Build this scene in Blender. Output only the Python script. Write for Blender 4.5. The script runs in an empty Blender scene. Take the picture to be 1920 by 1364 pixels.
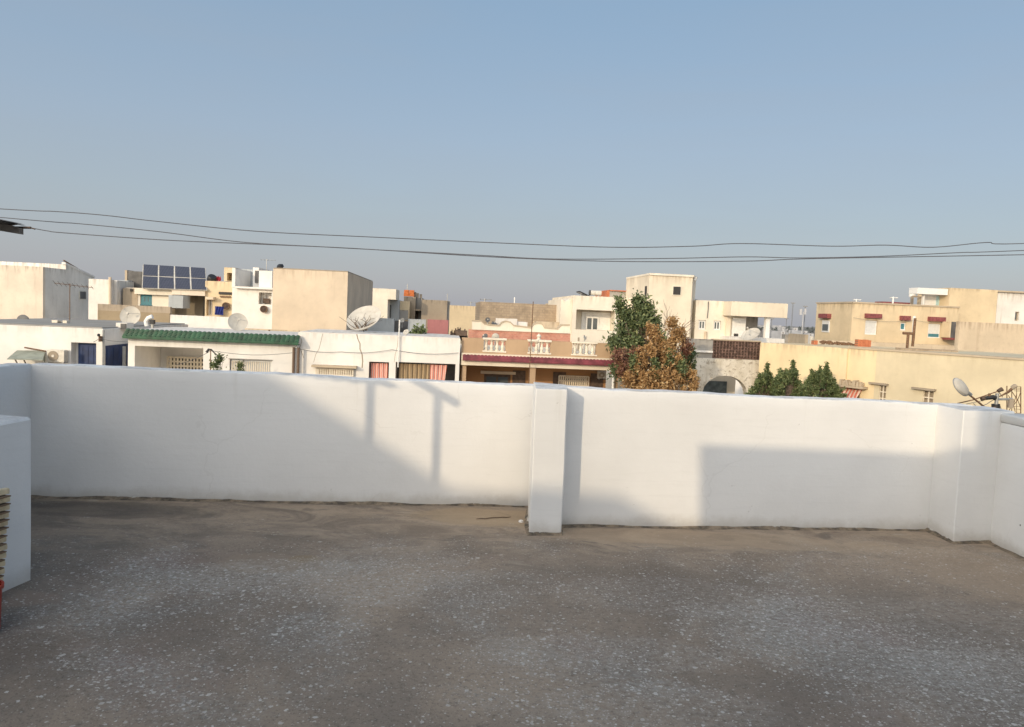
import bpy, math, random
from mathutils import Vector, Matrix, noise, Euler
random.seed(7)
R_ = math.radians
SC = bpy.context.scene
COL = SC.collection

# ------------------------------------------------------------------ camera
CAMZ, FPX, CX, CY = 1.6, 1415.0, 960.0, 682.0
PITCH, ROLL = 3.8, 2.5
cam_d = bpy.data.cameras.new('camera'); cam = bpy.data.objects.new('camera', cam_d); COL.objects.link(cam)
cam_d.sensor_width = 36; cam_d.lens = 36*FPX/1920; cam_d.clip_start = 0.05; cam_d.clip_end = 6000
CR = (Matrix.Rotation(R_(90-PITCH), 3, 'X') @ Matrix.Rotation(R_(ROLL), 3, 'Z'))
cam.matrix_world = Matrix.Translation((0, 0, CAMZ)) @ CR.to_4x4()
SC.camera = cam
CP = Vector((0, 0, CAMZ))

def ray(px, py): return CR @ Vector(((px-CX)/FPX, -(py-CY)/FPX, -1))
def floor_pt(px, py, z=0.0):
    d = ray(px, py); t = (z-CAMZ)/d.z; return CP + d*t
def at(px, py, Y):
    d = ray(px, py); return CP + d*(Y/d.y)

class Fr:
    def __init__(s, yaw, ox=0, oy=0):
        s.yaw = R_(yaw); s.O = Vector((ox, oy, 0))
        s.U = Vector((math.cos(s.yaw), math.sin(s.yaw), 0)); s.V = Vector((-math.sin(s.yaw), math.cos(s.yaw), 0))
    def w(s, u, v, z): return s.O + s.U*u + s.V*v + Vector((0, 0, z))
    def loc(s, P): q = P-s.O; return (q.dot(s.U), q.dot(s.V), q.z)
    def pix(s, px, py, v):
        d = ray(px, py); t = (v-(CP-s.O).dot(s.V))/d.dot(s.V); p = CP+d*t
        return (p-s.O).dot(s.U), p.z
    def R(s, x1, y1, x2, y2, v):
        ym, xm = (y1+y2)/2, (x1+x2)/2
        return s.pix(x1, ym, v)[0], s.pix(x2, ym, v)[0], s.pix(xm, y2, v)[1], s.pix(xm, y1, v)[1]
G = Fr(5)
ZG = -3.6     # street level below the terrace

# ------------------------------------------------------------------ mesh builder
class MB:
    def __init__(s): s.v = []; s.f = []; s.m = []
    def face(s, pts, mi=0):
        i = len(s.v); s.v += [tuple(p) for p in pts]; s.f.append(tuple(range(i, i+len(pts)))); s.m.append(mi)
    def grid(s, rows, mi=0, close=False):
        b = len(s.v); n = len(rows[0])
        for r in rows: s.v += [tuple(p) for p in r]
        for i in range(len(rows)-1):
            for j in range(n if close else n-1):
                k = (j+1) % n
                s.f.append((b+i*n+j, b+i*n+k, b+(i+1)*n+k, b+(i+1)*n+j)); s.m.append(mi)
    def box(s, u0, u1, v0, v1, z0, z1, mi=0):
        b = len(s.v)
        for z in (z0, z1):
            for (u, v) in ((u0, v0), (u1, v0), (u1, v1), (u0, v1)): s.v.append((u, v, z))
        for f in ((3, 2, 1, 0), (4, 5, 6, 7), (0, 1, 5, 4), (1, 2, 6, 5), (2, 3, 7, 6), (3, 0, 4, 7)):
            s.f.append(tuple(b+i for i in f)); s.m.append(mi)
        return s
    def prism(s, foot, z0, z1, mi=0):
        n = len(foot); b = len(s.v)
        for z in (z0, z1): s.v += [(p[0], p[1], z) for p in foot]
        s.f.append(tuple(b+i for i in reversed(range(n)))); s.m.append(mi)
        s.f.append(tuple(b+n+i for i in range(n))); s.m.append(mi)
        for i in range(n):
            j = (i+1) % n; s.f.append((b+i, b+j, b+n+j, b+n+i)); s.m.append(mi)
        return s
    def extr(s, prof, v0, v1, mi=0):          # polygon in (u,z) extruded along v
        n = len(prof); b = len(s.v)
        for v in (v0, v1): s.v += [(p[0], v, p[1]) for p in prof]
        s.f.append(tuple(b+i for i in range(n))); s.m.append(mi)
        s.f.append(tuple(b+n+i for i in reversed(range(n)))); s.m.append(mi)
        for i in range(n):
            j = (i+1) % n; s.f.append((b+j, b+i, b+n+i, b+n+j)); s.m.append(mi)
        return s
    def facade(s, u0, u1, v0, v1, z0, z1, holes=(), through=False, mi=0):
        us = sorted(set([u0, u1]+[min(max(h[i], u0), u1) for h in holes for i in (0, 1)]))
        zs = sorted(set([z0, z1]+[min(max(h[i], z0), z1) for h in holes for i in (2, 3)]))
        for i in range(len(us)-1):
            for j in range(len(zs)-1):
                a, b, c, d = us[i], us[i+1], zs[j], zs[j+1]; m, n = (a+b)/2, (c+d)/2
                if b-a < 1e-5 or d-c < 1e-5: continue
                if any(h[0] < m < h[1] and h[2] < n < h[3] for h in holes): continue
                s.face([(a, v0, c), (b, v0, c), (b, v0, d), (a, v0, d)], mi)
                if through: s.face([(b, v1, c), (a, v1, c), (a, v1, d), (b, v1, d)], mi)
        for h in holes:
            a, b, c, d = max(h[0], u0), min(h[1], u1), max(h[2], z0), min(h[3], z1); e = v1 if through else v0+h[4]
            s.face([(a, v0, c), (a, v0, d), (a, e, d), (a, e, c)], mi)
            s.face([(b, v0, d), (b, v0, c), (b, e, c), (b, e, d)], mi)
            s.face([(a, v0, d), (b, v0, d), (b, e, d), (a, e, d)], mi)
            s.face([(b, v0, c), (a, v0, c), (a, e, c), (b, e, c)], mi)
            if not through: s.face([(a, e, c), (b, e, c), (b, e, d), (a, e, d)], mi)
        s.face([(u0, v1, z0), (u0, v0, z0), (u0, v0, z1), (u0, v1, z1)], mi)
        s.face([(u1, v0, z0), (u1, v1, z0), (u1, v1, z1), (u1, v0, z1)], mi)
        s.face([(u0, v0, z1), (u1, v0, z1), (u1, v1, z1), (u0, v1, z1)], mi)
        if not through: s.face([(u1, v1, z0), (u0, v1, z0), (u0, v1, z1), (u1, v1, z1)], mi)
        return s
    def tube(s, pts, r, n=8, mi=0, cap=True):
        pts = [Vector(p) for p in pts]; rows = []
        for i, p in enumerate(pts):
            d = (pts[min(i+1, len(pts)-1)]-pts[max(i-1, 0)]).normalized()
            a = d.orthogonal().normalized() if i == 0 else (a - d*a.dot(d)).normalized()
            b = d.cross(a); rr = r[i] if isinstance(r, (list, tuple)) else r
            rows.append([p+a*rr*math.cos(2*math.pi*k/n)+b*rr*math.sin(2*math.pi*k/n) for k in range(n)])
        s.grid(rows, mi, True)
        if cap: s.face(list(reversed(rows[0])), mi); s.face(rows[-1], mi)
        return s
    def lathe(s, c, prof, n=12, mi=0, axis=None):   # prof: (r, h) along axis
        ax = Vector(axis or (0, 0, 1)).normalized(); a = ax.orthogonal().normalized(); b = ax.cross(a); c = Vector(c)
        s.grid([[c+ax*h+(a*math.cos(2*math.pi*k/n)+b*math.sin(2*math.pi*k/n))*r for k in range(n)] for r, h in prof], mi, True)
        return s

def mkmesh(name, mb, fr, base, mats, smooth=False):
    me = bpy.data.meshes.new(name)
    bu, bv, bz = base
    me.from_pydata([(p[0]-bu, p[1]-bv, p[2]-bz) for p in mb.v], [], mb.f)
    for m in (mats if isinstance(mats, (list, tuple)) else [mats]): me.materials.append(m)
    for p, k in zip(me.polygons, mb.m): p.material_index = k; p.use_smooth = smooth
    me.update()
    if smooth: me.set_sharp_from_angle(angle=R_(32))
    return me

class T:
    """a top-level thing: an Empty at its base that parents its parts"""
    def __init__(s, fr, name, label, cat, base, group=None):
        s.fr, s.base = fr, base
        o = s.o = bpy.data.objects.new(name, None); COL.objects.link(o)
        o.location = fr.w(*base); o.rotation_euler = (0, 0, fr.yaw); o.empty_display_size = .2
        o['label'] = label; o['category'] = cat
        if group: o['group'] = group
    def part(s, name, mb, mat, parent=None, smooth=False, label=None):
        o = bpy.data.objects.new(name, mkmesh(name, mb, s.fr, s.base, mat, smooth)); COL.objects.link(o)
        o.parent = parent or s.o
        if label: o['label'] = label
        return o

def solo(fr, name, label, cat, base, mb, mat, group=None, kind=None, smooth=False):
    o = bpy.data.objects.new(name, mkmesh(name, mb, fr, base, mat, smooth)); COL.objects.link(o)
    o.location = fr.w(*base); o.rotation_euler = (0, 0, fr.yaw)
    if label: o['label'] = label; o['category'] = cat
    if group: o['group'] = group
    if kind: o['kind'] = kind
    return o

# ------------------------------------------------------------------ materials
def newmat(name):
    m = bpy.data.materials.new(name); m.use_nodes = True
    nt = m.node_tree; nt.nodes.clear()
    out = nt.nodes.new('ShaderNodeOutputMaterial'); b = nt.nodes.new('ShaderNodeBsdfPrincipled')
    nt.links.new(b.outputs[0], out.inputs[0])
    return m, nt, b
class N:
    def __init__(s, nt): s.nt = nt
    def n(s, t, **kw):
        x = s.nt.nodes.new(t)
        for k, v in kw.items(): setattr(x, k, v)
        return x
    def l(s, a, b): s.nt.links.new(a, b)
    def coord(s, scale=(1, 1, 1), which='Object', rot=(0, 0, 0)):
        tc = s.n('ShaderNodeTexCoord'); mp = s.n('ShaderNodeMapping'); mp.inputs['Scale'].default_value = scale
        mp.inputs['Rotation'].default_value = rot
        s.l(tc.outputs[which], mp.inputs[0]); return mp.outputs[0]
    def noise(s, vec, scale, detail=4, rough=.55, dist=0):
        x = s.n('ShaderNodeTexNoise'); x.inputs['Scale'].default_value = scale; x.inputs['Detail'].default_value = detail
        x.inputs['Roughness'].default_value = rough; x.inputs['Distortion'].default_value = dist
        s.l(vec, x.inputs['Vector']); return x.outputs['Fac']
    def mr(s, v, a, b, c=0, d=1):
        x = s.n('ShaderNodeMapRange'); x.interpolation_type = 'SMOOTHSTEP'
        for i, q in zip((1, 2, 3, 4), (a, b, c, d)): x.inputs[i].default_value = q
        s.l(v, x.inputs[0]); return x.outputs[0]
    def math(s, op, a, b=None):
        x = s.n('ShaderNodeMath', operation=op)
        for i, q in enumerate((a, b)):
            if q is None: continue
            if isinstance(q, (int, float)): x.inputs[i].default_value = q
            else: s.l(q, x.inputs[i])
        return x.outputs[0]
    def mix(s, f, a, b, mode='MIX'):
        x = s.n('ShaderNodeMix', data_type='RGBA', blend_type=mode)
        for i, q in zip((0, 6, 7), (f, a, b)):
            if isinstance(q, (int, float)): x.inputs[i].default_value = q
            elif isinstance(q, (tuple, list)): x.inputs[i].default_value = tuple(q)+((1,) if len(q) == 3 else ())
            else: s.l(q, x.inputs[i])
        return x.outputs[2]
    def bump(s, h, strength, dist, bsdf):
        x = s.n('ShaderNodeBump'); x.inputs['Strength'].default_value = strength; x.inputs['Distance'].default_value = dist
        s.l(h, x.inputs['Height']); s.l(x.outputs[0], bsdf.inputs['Normal'])

def plaster(name, c, dirt=(.16, .13, .1), amt=.45, streak=.4, top=.5, rough=.9, seed=0):
    m, nt, b = newmat(name); q = N(nt)
    v = q.coord(); v2 = q.coord((2.2, 2.2, .22))
    n1 = q.noise(v, .55, 5, .6); n2 = q.noise(v, 6, 5, .65); ns = q.noise(v2, 1.3, 4, .6)
    c0 = q.mix(q.mr(n1, .3, .7), tuple(x*.86 for x in c), tuple(min(.88, x*1.06) for x in c))
    c0 = q.mix(q.math('MULTIPLY', q.mr(n2, .52, .78), amt*.5), c0, dirt)
    c0 = q.mix(q.math('MULTIPLY', q.mr(ns, .54, .8), streak), c0, dirt)
    # darker run-off along the top edge
    g = q.n('ShaderNodeTexCoord'); sp = q.n('ShaderNodeSeparateXYZ'); q.l(g.outputs['Generated'], sp.inputs[0])
    tz = q.mr(sp.outputs[2], .9, 1.0)
    c0 = q.mix(q.math('MULTIPLY', q.math('MULTIPLY', tz, q.mr(q.noise(q.coord((3, 3, .4)), 1.7, 3), .42, .66)), top), c0, dirt)
    q.l(c0, b.inputs['Base Color']); b.inputs['Roughness'].default_value = rough
    b.inputs['Specular IOR Level'].default_value = .2
    q.bump(q.noise(v, 14, 5, .7), .25, .02, b)
    return m

def simple(name, c, rough=.6, metal=0, var=.12, scale=8, dirt=None):
    m, nt, b = newmat(name); q = N(nt); n1 = q.noise(q.coord(), scale, 4)
    c0 = q.mix(q.mr(n1, .3, .7), tuple(x*(1-var) for x in c), tuple(min(1, x*(1+var)) for x in c))
    if dirt: c0 = q.mix(q.math('MULTIPLY', q.mr(q.noise(q.coord(), scale*.35, 5, .7), .5, .7), .6), c0, dirt)
    q.l(c0, b.inputs['Base Color']); b.inputs['Roughness'].default_value = rough; b.inputs['Metallic'].default_value = metal
    return m

def stripes(name, c1, c2, freq, rough=.85):
    m, nt, b = newmat(name); q = N(nt)
    w = q.n('ShaderNodeTexWave', wave_type='BANDS', bands_direction='X'); w.inputs['Scale'].default_value = freq
    w.inputs['Distortion'].default_value = 1.2; w.inputs['Detail'].default_value = 1
    q.l(q.coord(), w.inputs['Vector'])
    q.l(q.mix(q.mr(w.outputs['Fac'], .42, .6), c1, c2), b.inputs['Base Color']); b.inputs['Roughness'].default_value = rough
    return m

def bricks(name, c1, c2, mortar, scale, rough=.9, w=.5, h=.25):
    m, nt, b = newmat(name); q = N(nt)
    t = q.n('ShaderNodeTexBrick'); t.inputs['Scale'].default_value = scale; t.inputs['Brick Width'].default_value = w; t.inputs['Row Height'].default_value = h
    t.inputs['Mortar Size'].default_value = .02
    for k, x in (('Color1', c1), ('Color2', c2), ('Mortar', mortar)): t.inputs[k].default_value = tuple(x)+(1,)
    q.l(q.coord((1, 1, 1), rot=(R_(-90), 0, 0)), t.inputs['Vector'])
    n1 = q.noise(q.coord(), 1.6, 5, .65)
    c0 = q.mix(q.math('MULTIPLY', q.mr(n1, .4, .7), .5), t.outputs['Color'], tuple(x*.5 for x in c1))
    c0 = q.mix(q.math('MULTIPLY', q.mr(q.noise(q.coord(), 5, 4), .55, .75), .4), c0, tuple(min(1, x*1.5) for x in c2))
    q.l(c0, b.inputs['Base Color']); b.inputs['Roughness'].default_value = rough
    return m

M = {}
M['white'] = plaster('white_render', (.82, .79, .74), (.42, .36, .28), .2, .2, .3)
M['white2'] = plaster('off_white_render', (.79, .75, .69), (.34, .27, .2), .35, .35, .5)
M['cream'] = plaster('cream_render', (.77, .68, .54), (.4, .3, .2), .25, .25, .45)
M['cream2'] = plaster('pale_cream_render', (.8, .73, .61), (.4, .3, .2), .25, .3, .4)
M['beige'] = plaster('beige_render', (.69, .57, .43), (.4, .3, .2), .3, .25, .5)
M['beige_l'] = plaster('weathered_cream_render', (.75, .65, .53), (.36, .29, .22), .45, .4, .9)
M['tan'] = plaster('tan_render', (.49, .345, .22), (.25, .17, .1), .2, .2, .2)
M['orange'] = plaster('ochre_render', (.42, .23, .11), (.2, .11, .07), .2, .2, .1)
M['yellow'] = plaster('yellow_render', (.78, .63, .4), (.42, .32, .2), .2, .2, .5)
M['yellow2'] = plaster('greyish_yellow_render', (.66, .57, .4), (.42, .34, .22), .3, .2, .25)  # greyer yellow for the right part of the wall
M['sand'] = plaster('sand_render', (.66, .54, .39), (.24, .15, .1), .5, .3, .5)
M['sand2'] = plaster('tan_beige_render', (.7, .565, .375), (.3, .22, .14), .3, .25, .5)
M['concrete'] = plaster('raw_concrete', (.36, .3, .23), (.14, .12, .1), .6, .5, .7)
M['concrete_l'] = plaster('pale_concrete', (.5, .41, .3), (.2, .16, .12), .5, .4, .5)
M['drab'] = plaster('drab_concrete', (.41, .34, .26), (.16, .13, .1), .5, .4, .5); M['drab_d'] = plaster('drab_brown_concrete', (.34, .27, .18), (.14, .11, .08), .5, .4, .2)
M['grey'] = plaster('grey_render', (.36, .34, .31), (.12, .11, .1), .6, .5, .8)
M['olive_shade'] = plaster('olive_shade_render', (.28, .24, .18), (.12, .1, .08), .4, .4, .4)  # shade of the set-back walls put into the colour
M['greyblue'] = plaster('blue_grey_shade_render', (.46, .49, .5), (.2, .2, .2), .4, .4, .4)  # bluish shade of recessed and shadowed walls put into the colour
M['roofgrey'] = plaster('grey_roof_screed', (.33, .31, .28), (.15, .13, .11), .6, .1, 0)
m, nt, b = newmat('peeling_whitewash'); q = N(nt); P = q.coord()
c0 = q.mix(q.mr(q.noise(P, 1.2, 6, .7), .35, .65), (.55, .5, .41), (.72, .68, .6))
c0 = q.mix(q.math('MULTIPLY', q.mr(q.noise(P, 5, 6, .75, .6), .52, .62), .7), c0, (.24, .19, .13))
c0 = q.mix(q.math('MULTIPLY', q.mr(q.noise(q.coord((2, 2, .3)), 1.5, 5, .7), .5, .7), .5), c0, (.27, .2, .13))
c0 = q.mix(q.math('MULTIPLY', q.mr(q.noise(P, 9, 4, .8), .6, .7), .7), c0, (.66, .63, .56))
q.l(c0, b.inputs['Base Color']); b.inputs['Roughness'].default_value = .95; M['weathered'] = m
M['pink'] = plaster('dusty_pink_render', (.46, .2, .2), (.2, .1, .1), .4, .4, .2)
M['pinkwall'] = bricks('salmon_tile_facing', (.5, .21, .15), (.56, .28, .2), (.5, .33, .26), 3)
M['greybrick'] = bricks('grey_brown_blockwork', (.36, .28, .2), (.42, .33, .23), (.3, .24, .18), 1.6)
M['redbrick'] = bricks('red_hollow_brick', (.5, .14, .06), (.58, .2, .09), (.3, .16, .1), 6)
M['green'] = simple('green_glazed_tile', (.016, .075, .036), .5, var=.45, scale=3)
M['maroon'] = simple('maroon_glazed_tile', (.19, .04, .055), .6, var=.35, scale=3)
M['redtile'] = simple('dark_red_tile', (.23, .065, .065), .7, var=.3)
M['blue'] = simple('blue_painted_metal', (.012, .03, .1), .6, var=.3, scale=3)
M['bluecloth'] = simple('blue_cloth', (.015, .03, .2), .85)
M['teal'] = simple('teal_painted_wood', (.06, .2, .24), .6)
M['lightblue'] = simple('pale_blue_paint', (.4, .58, .6), .6)
M['wood'] = simple('dark_brown_wood', (.1, .065, .045), .7, var=.3)
M['dark'] = simple('dark_opening', (.045, .042, .04), .8)  # dark tones of openings, wood and panels lifted to imitate haze
M['darkgrey'] = simple('dark_grey_panel', (.11, .105, .1), .7, var=.3, scale=2)
M['black'] = simple('black_plastic', (.02, .02, .022), .5)
M['metalg'] = simple('galvanised_metal', (.38, .38, .37), .5, .6)
M['rust'] = simple('rusty_steel', (.16, .09, .05), .8, var=.4, scale=20)
M['pipebrown'] = simple('brown_pipe', (.14, .09, .06), .6)
M['whitepaint'] = simple('white_paint', (.76, .75, .72), .5, var=.05)
M['plasticw'] = simple('aged_white_plastic', (.62, .58, .5), .5, var=.1, dirt=(.3, .24, .16))
M['dish'] = simple('chalky_white_dish', (.52, .49, .43), .75, var=.1, scale=3, dirt=(.33, .27, .19))
M['dishgrey'] = simple('dark_grey_dish', (.12, .12, .12), .6)
M['shutter'] = simple('white_roller_shutter', (.66, .66, .64), .6, var=.05)
M['awning'] = simple('grey_green_sheet', (.26, .28, .23), .7, var=.2, scale=3)
M['orangebrick'] = simple('orange_clay_brick', (.55, .16, .05), .85, var=.25)
M['redc'] = simple('red_cloth', (.4, .03, .05), .9)
M['redplastic'] = simple('red_plastic', (.33, .035, .015), .5, var=.2)
M['reed'] = simple('cream_slats', (.66, .54, .35), .75, var=.2, scale=16)
M['reed_d'] = simple('slat_gaps', (.2, .13, .08), .9)
M['sheet'] = simple('grimy_corrugated_sheet', (.13, .11, .09), .8, var=.4, scale=6, dirt=(.04, .03, .03))
M['purple'] = simple('faded_purple_cloth', (.2, .1, .16), .9)
M['bark'] = simple('bark', (.13, .095, .07), .95, var=.4, scale=14)
M['twig'] = simple('pale_bare_twig', (.3, .23, .19), .95, var=.3, scale=14)
M['wire'] = simple('black_cable', (.1, .1, .11), .7)
M['curt_red'] = stripes('red_striped_curtain', (.62, .2, .15), (.72, .54, .47), 4.2)
M['curt_bei'] = stripes('beige_striped_curtain', (.4, .3, .18), (.24, .17, .1), 3.5)
M['awn_red'] = stripes('red_striped_awning', (.52, .15, .1), (.68, .5, .41), 2.2)
m, nt, b = newmat('window_glass'); b.inputs['Base Color'].default_value = (.1, .115, .12, 1); b.inputs['Roughness'].default_value = .08; M['glass'] = m
m, nt, b = newmat('solar_glass'); q = N(nt)
t = q.n('ShaderNodeTexBrick'); t.offset = 0; t.inputs['Scale'].default_value = 1; t.inputs['Brick Width'].default_value = .17; t.inputs['Row Height'].default_value = .17
t.inputs['Mortar Size'].default_value = .006
for k, x in (('Color1', (.045, .048, .068)), ('Color2', (.055, .057, .078)), ('Mortar', (.13, .135, .16))): t.inputs[k].default_value = tuple(x)+(1,)
q.l(q.coord(rot=(R_(-60), 0, 0)), t.inputs['Vector']); q.l(t.outputs['Color'], b.inputs['Base Color']); b.inputs['Roughness'].default_value = .3
M['solar'] = m

def leafmat(name, dark, light, tip):
    m, nt, b = newmat(name); q = N(nt)
    a = q.n('ShaderNodeAttribute', attribute_name='leaf_tone'); sp = q.n('ShaderNodeSeparateColor'); q.l(a.outputs['Color'], sp.inputs[0])
    c0 = q.mix(sp.outputs[0], dark, light); c0 = q.mix(q.mr(sp.outputs[1], .75, 1), c0, tip)
    q.l(c0, b.inputs['Base Color']); b.inputs['Roughness'].default_value = .65
    tr = q.n('ShaderNodeBsdfTranslucent'); q.l(c0, tr.inputs[0]); mx = q.n('ShaderNodeMixShader'); mx.inputs[0].default_value = .25
    out = [x for x in nt.nodes if x.type == 'OUTPUT_MATERIAL'][0]
    q.l(b.outputs[0], mx.inputs[1]); q.l(tr.outputs[0], mx.inputs[2]); q.l(mx.outputs[0], out.inputs[0])
    return m
M['leaf'] = leafmat('green_leaves', (.055, .085, .035), (.19, .235, .1), (.34, .36, .16))
M['leaf2'] = leafmat('deep_green_leaves', (.05, .08, .03), (.18, .22, .085), (.3, .33, .14))
M['leafbrown'] = leafmat('rusty_brown_leaves', (.26, .145, .06), (.52, .315, .13), (.62, .44, .22))
M['leafred'] = leafmat('dull_red_leaves', (.14, .06, .04), (.32, .16, .1), (.42, .26, .14))

# terrace screed: grey-brown concrete, cement smears near the walls, whitewash spatter
m, nt, b = newmat('terrace_screed'); q = N(nt)
P = q.coord()
big = q.noise(P, .45, 5, .6, .4); mid = q.noise(P, 1.7, 6, .65, .5); fine = q.noise(P, 26, 6, .75); vf = q.noise(P, 110, 3, .7)
c0 = q.mix(q.mr(big, .36, .64), (.182, .147, .117), (.345, .27, .2))
c0 = q.mix(q.math('MULTIPLY', q.mr(mid, .42, .66), .5), c0, (.19, .16, .132))
c0 = q.mix(q.math('MULTIPLY', q.mr(q.noise(P, .8, 3), .55, .7), .4), c0, (.25, .178, .15))
c0 = q.mix(q.math('MULTIPLY', q.mr(fine, .48, .72), .55), c0, (.07, .06, .05))
c0 = q.mix(q.math('MULTIPLY', q.mr(vf, .5, .72), .45), c0, (.3, .265, .21))
c0 = q.mix(q.math('MULTIPLY', q.mr(q.noise(P, 65, 4, .75), .54, .66), .5), c0, (.055, .048, .04))
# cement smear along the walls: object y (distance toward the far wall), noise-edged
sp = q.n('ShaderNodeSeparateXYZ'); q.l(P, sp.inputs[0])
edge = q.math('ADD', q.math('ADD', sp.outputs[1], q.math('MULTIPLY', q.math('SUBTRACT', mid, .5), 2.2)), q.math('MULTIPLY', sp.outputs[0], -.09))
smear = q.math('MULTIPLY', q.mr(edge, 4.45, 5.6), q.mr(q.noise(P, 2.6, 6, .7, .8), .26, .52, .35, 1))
sw = q.coord((.9, 1.7, 1), rot=(0, 0, R_(14)))
sn = q.noise(sw, 1.9, 7, .7, 1.0)
cs = q.mix(q.mr(sn, .34, .66), (.23, .18, .135), (.42, .33, .24))
cs = q.mix(q.math('MULTIPLY', q.mr(q.noise(sw, 2.3, 4, .6, 1.2), .56, .68), .7), cs, (.12, .1, .085))
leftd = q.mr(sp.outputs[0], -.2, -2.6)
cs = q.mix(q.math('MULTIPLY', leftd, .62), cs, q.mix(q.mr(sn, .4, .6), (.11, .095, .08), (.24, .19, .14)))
cs = q.mix(q.math('MULTIPLY', q.mr(q.noise(q.coord((.8, 3.2, 1), rot=(0, 0, R_(-16))), 2.6, 6, .7, 1.2), .6, .7), .5), cs, (.42, .38, .31))
cs = q.mix(q.math('MULTIPLY', q.mr(fine, .5, .7), .3), cs, (.11, .09, .07))
c0 = q.mix(q.math('MULTIPLY', smear, .85), c0, cs)
def patch(c0, p, rx, ry, col, amt):
    cx_ = q.math('DIVIDE', q.math('SUBTRACT', sp.outputs[0], p.x), rx); cy_ = q.math('DIVIDE', q.math('SUBTRACT', sp.outputs[1], p.y), ry)
    d2 = q.math('ADD', q.math('ADD', q.math('MULTIPLY', cx_, cx_), q.math('MULTIPLY', cy_, cy_)), q.math('MULTIPLY', q.math('SUBTRACT', mid, .5), 2.6))
    f = q.mr(d2, 1.3, .7); return q.mix(q.math('MULTIPLY', f, amt), c0, col), f
pt_ = q.mix(fine, (.26, .2, .145), (.34, .265, .19))
c0, pf1 = patch(c0, floor_pt(492, 1056), .27, .19, pt_, .5)
c0, pf2 = patch(c0, floor_pt(22, 1122), .28, .12, (.26, .2, .155), .8)
c0, pf3 = patch(c0, floor_pt(570, 1048), .1, .07, (.25, .19, .12), .7)
c0, pf4 = patch(c0, floor_pt(940, 972), .75, .26, (.36, .27, .17), .55)
c0, pf5 = patch(c0, floor_pt(1330, 1012), 1.3, .2, (.38, .29, .2), .5)
c0, pf6 = patch(c0, floor_pt(1860, 1080), .5, .5, (.34, .26, .185), .4)
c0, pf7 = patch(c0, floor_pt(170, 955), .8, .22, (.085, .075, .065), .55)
# thin grey whitewash veil + spatter flecks
veil_n = q.noise(P, .85, 4, .6, .6)
veil = q.math('MULTIPLY', q.mr(veil_n, .47, .68), q.mr(q.noise(q.coord((1, 1.3, 1)), 30, 6, .8), .4, .66))
nos = q.math('SUBTRACT', 1, q.math('MAXIMUM', smear, q.math('MAXIMUM', pf1, pf2)))
wn = q.mr(q.noise(q.coord((1, 1.4, 1)), 22, 7, .82), .42, .62)
dsum = None
for (xx, yy, ra, rb, am) in ((600, 1085, .75, .36, .55), (430, 1075, .4, .18, .5), (1700, 1180, 1.1, .5, .5), (1880, 1290, .6, .4, .55), (1130, 1225, .55, .2, .55), (1290, 1120, .8, .28, .4), (1250, 1330, .5, .2, .45), (820, 1110, .6, .25, .35)):
    pcol, pf = patch(c0, floor_pt(xx, yy), ra, rb, (.43, .425, .405), 0.0)
    c0 = q.mix(q.math('MULTIPLY', q.math('MULTIPLY', pf, wn), am*.58), c0, (.45, .425, .38))
    dsum = q.math('MAXIMUM', dsum, q.math('MULTIPLY', pf, am)) if dsum else q.math('MULTIPLY', pf, am)
c0 = q.mix(q.math('MULTIPLY', q.math('MULTIPLY', veil, nos), .7), c0, (.36, .36, .335))
veil_n = q.math('ADD', veil_n, q.math('MULTIPLY', dsum, .22))
def flecks(scale, r0, dens_lo, dens_hi, colr, amt, c0, dn):
    dv = q.n('ShaderNodeTexNoise'); dv.inputs['Scale'].default_value = scale*1.3; q.l(P, dv.inputs['Vector'])
    vm = q.n('ShaderNodeVectorMath', operation='MULTIPLY_ADD'); q.l(dv.outputs['Color'], vm.inputs[0])
    vm.inputs[1].default_value = (.9/scale,)*3; q.l(P, vm.inputs[2])
    vo = q.n('ShaderNodeTexVoronoi'); vo.inputs['Scale'].default_value = scale; q.l(vm.outputs[0], vo.inputs['Vector'])
    rs = q.n('ShaderNodeSeparateColor'); q.l(vo.outputs['Color'], rs.inputs[0])
    keep = q.math('LESS_THAN', rs.outputs[0], q.mr(dn, .38, .68, dens_lo, dens_hi))
    rad = q.math('MULTIPLY', q.math('POWER', rs.outputs[1], 1.6), r0)
    ins = q.math('LESS_THAN', vo.outputs['Distance'], q.math('ADD', rad, r0*.25))
    f = q.math('MULTIPLY', q.math('MULTIPLY', keep, ins), q.math('MULTIPLY', q.mr(rs.outputs[2], 0, 1, .35, 1), amt))
    return q.mix(q.math('MULTIPLY', f, q.mr(smear, 0, 1, 1, .12)), c0, colr), f
c0, f0 = flecks(26, .28, .02, .3, (.62, .59, .54), .8, c0, veil_n)
c0, f1 = flecks(46, .36, .09, .72, (.6, .575, .53), .8, c0, veil_n)
c0, f2 = flecks(90, .42, .14, .75, (.5, .475, .43), .75, c0, veil_n)
q.l(c0, b.inputs['Base Color']); b.inputs['Roughness'].default_value = .9; b.inputs['Specular IOR Level'].default_value = .25
hh = q.math('ADD', q.math('MULTIPLY', fine, .6), q.math('MULTIPLY', mid, .8))
q.bump(q.math('ADD', hh, q.math('MULTIPLY', vf, .4)), .65, .012, b)
M['screed'] = m

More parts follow.
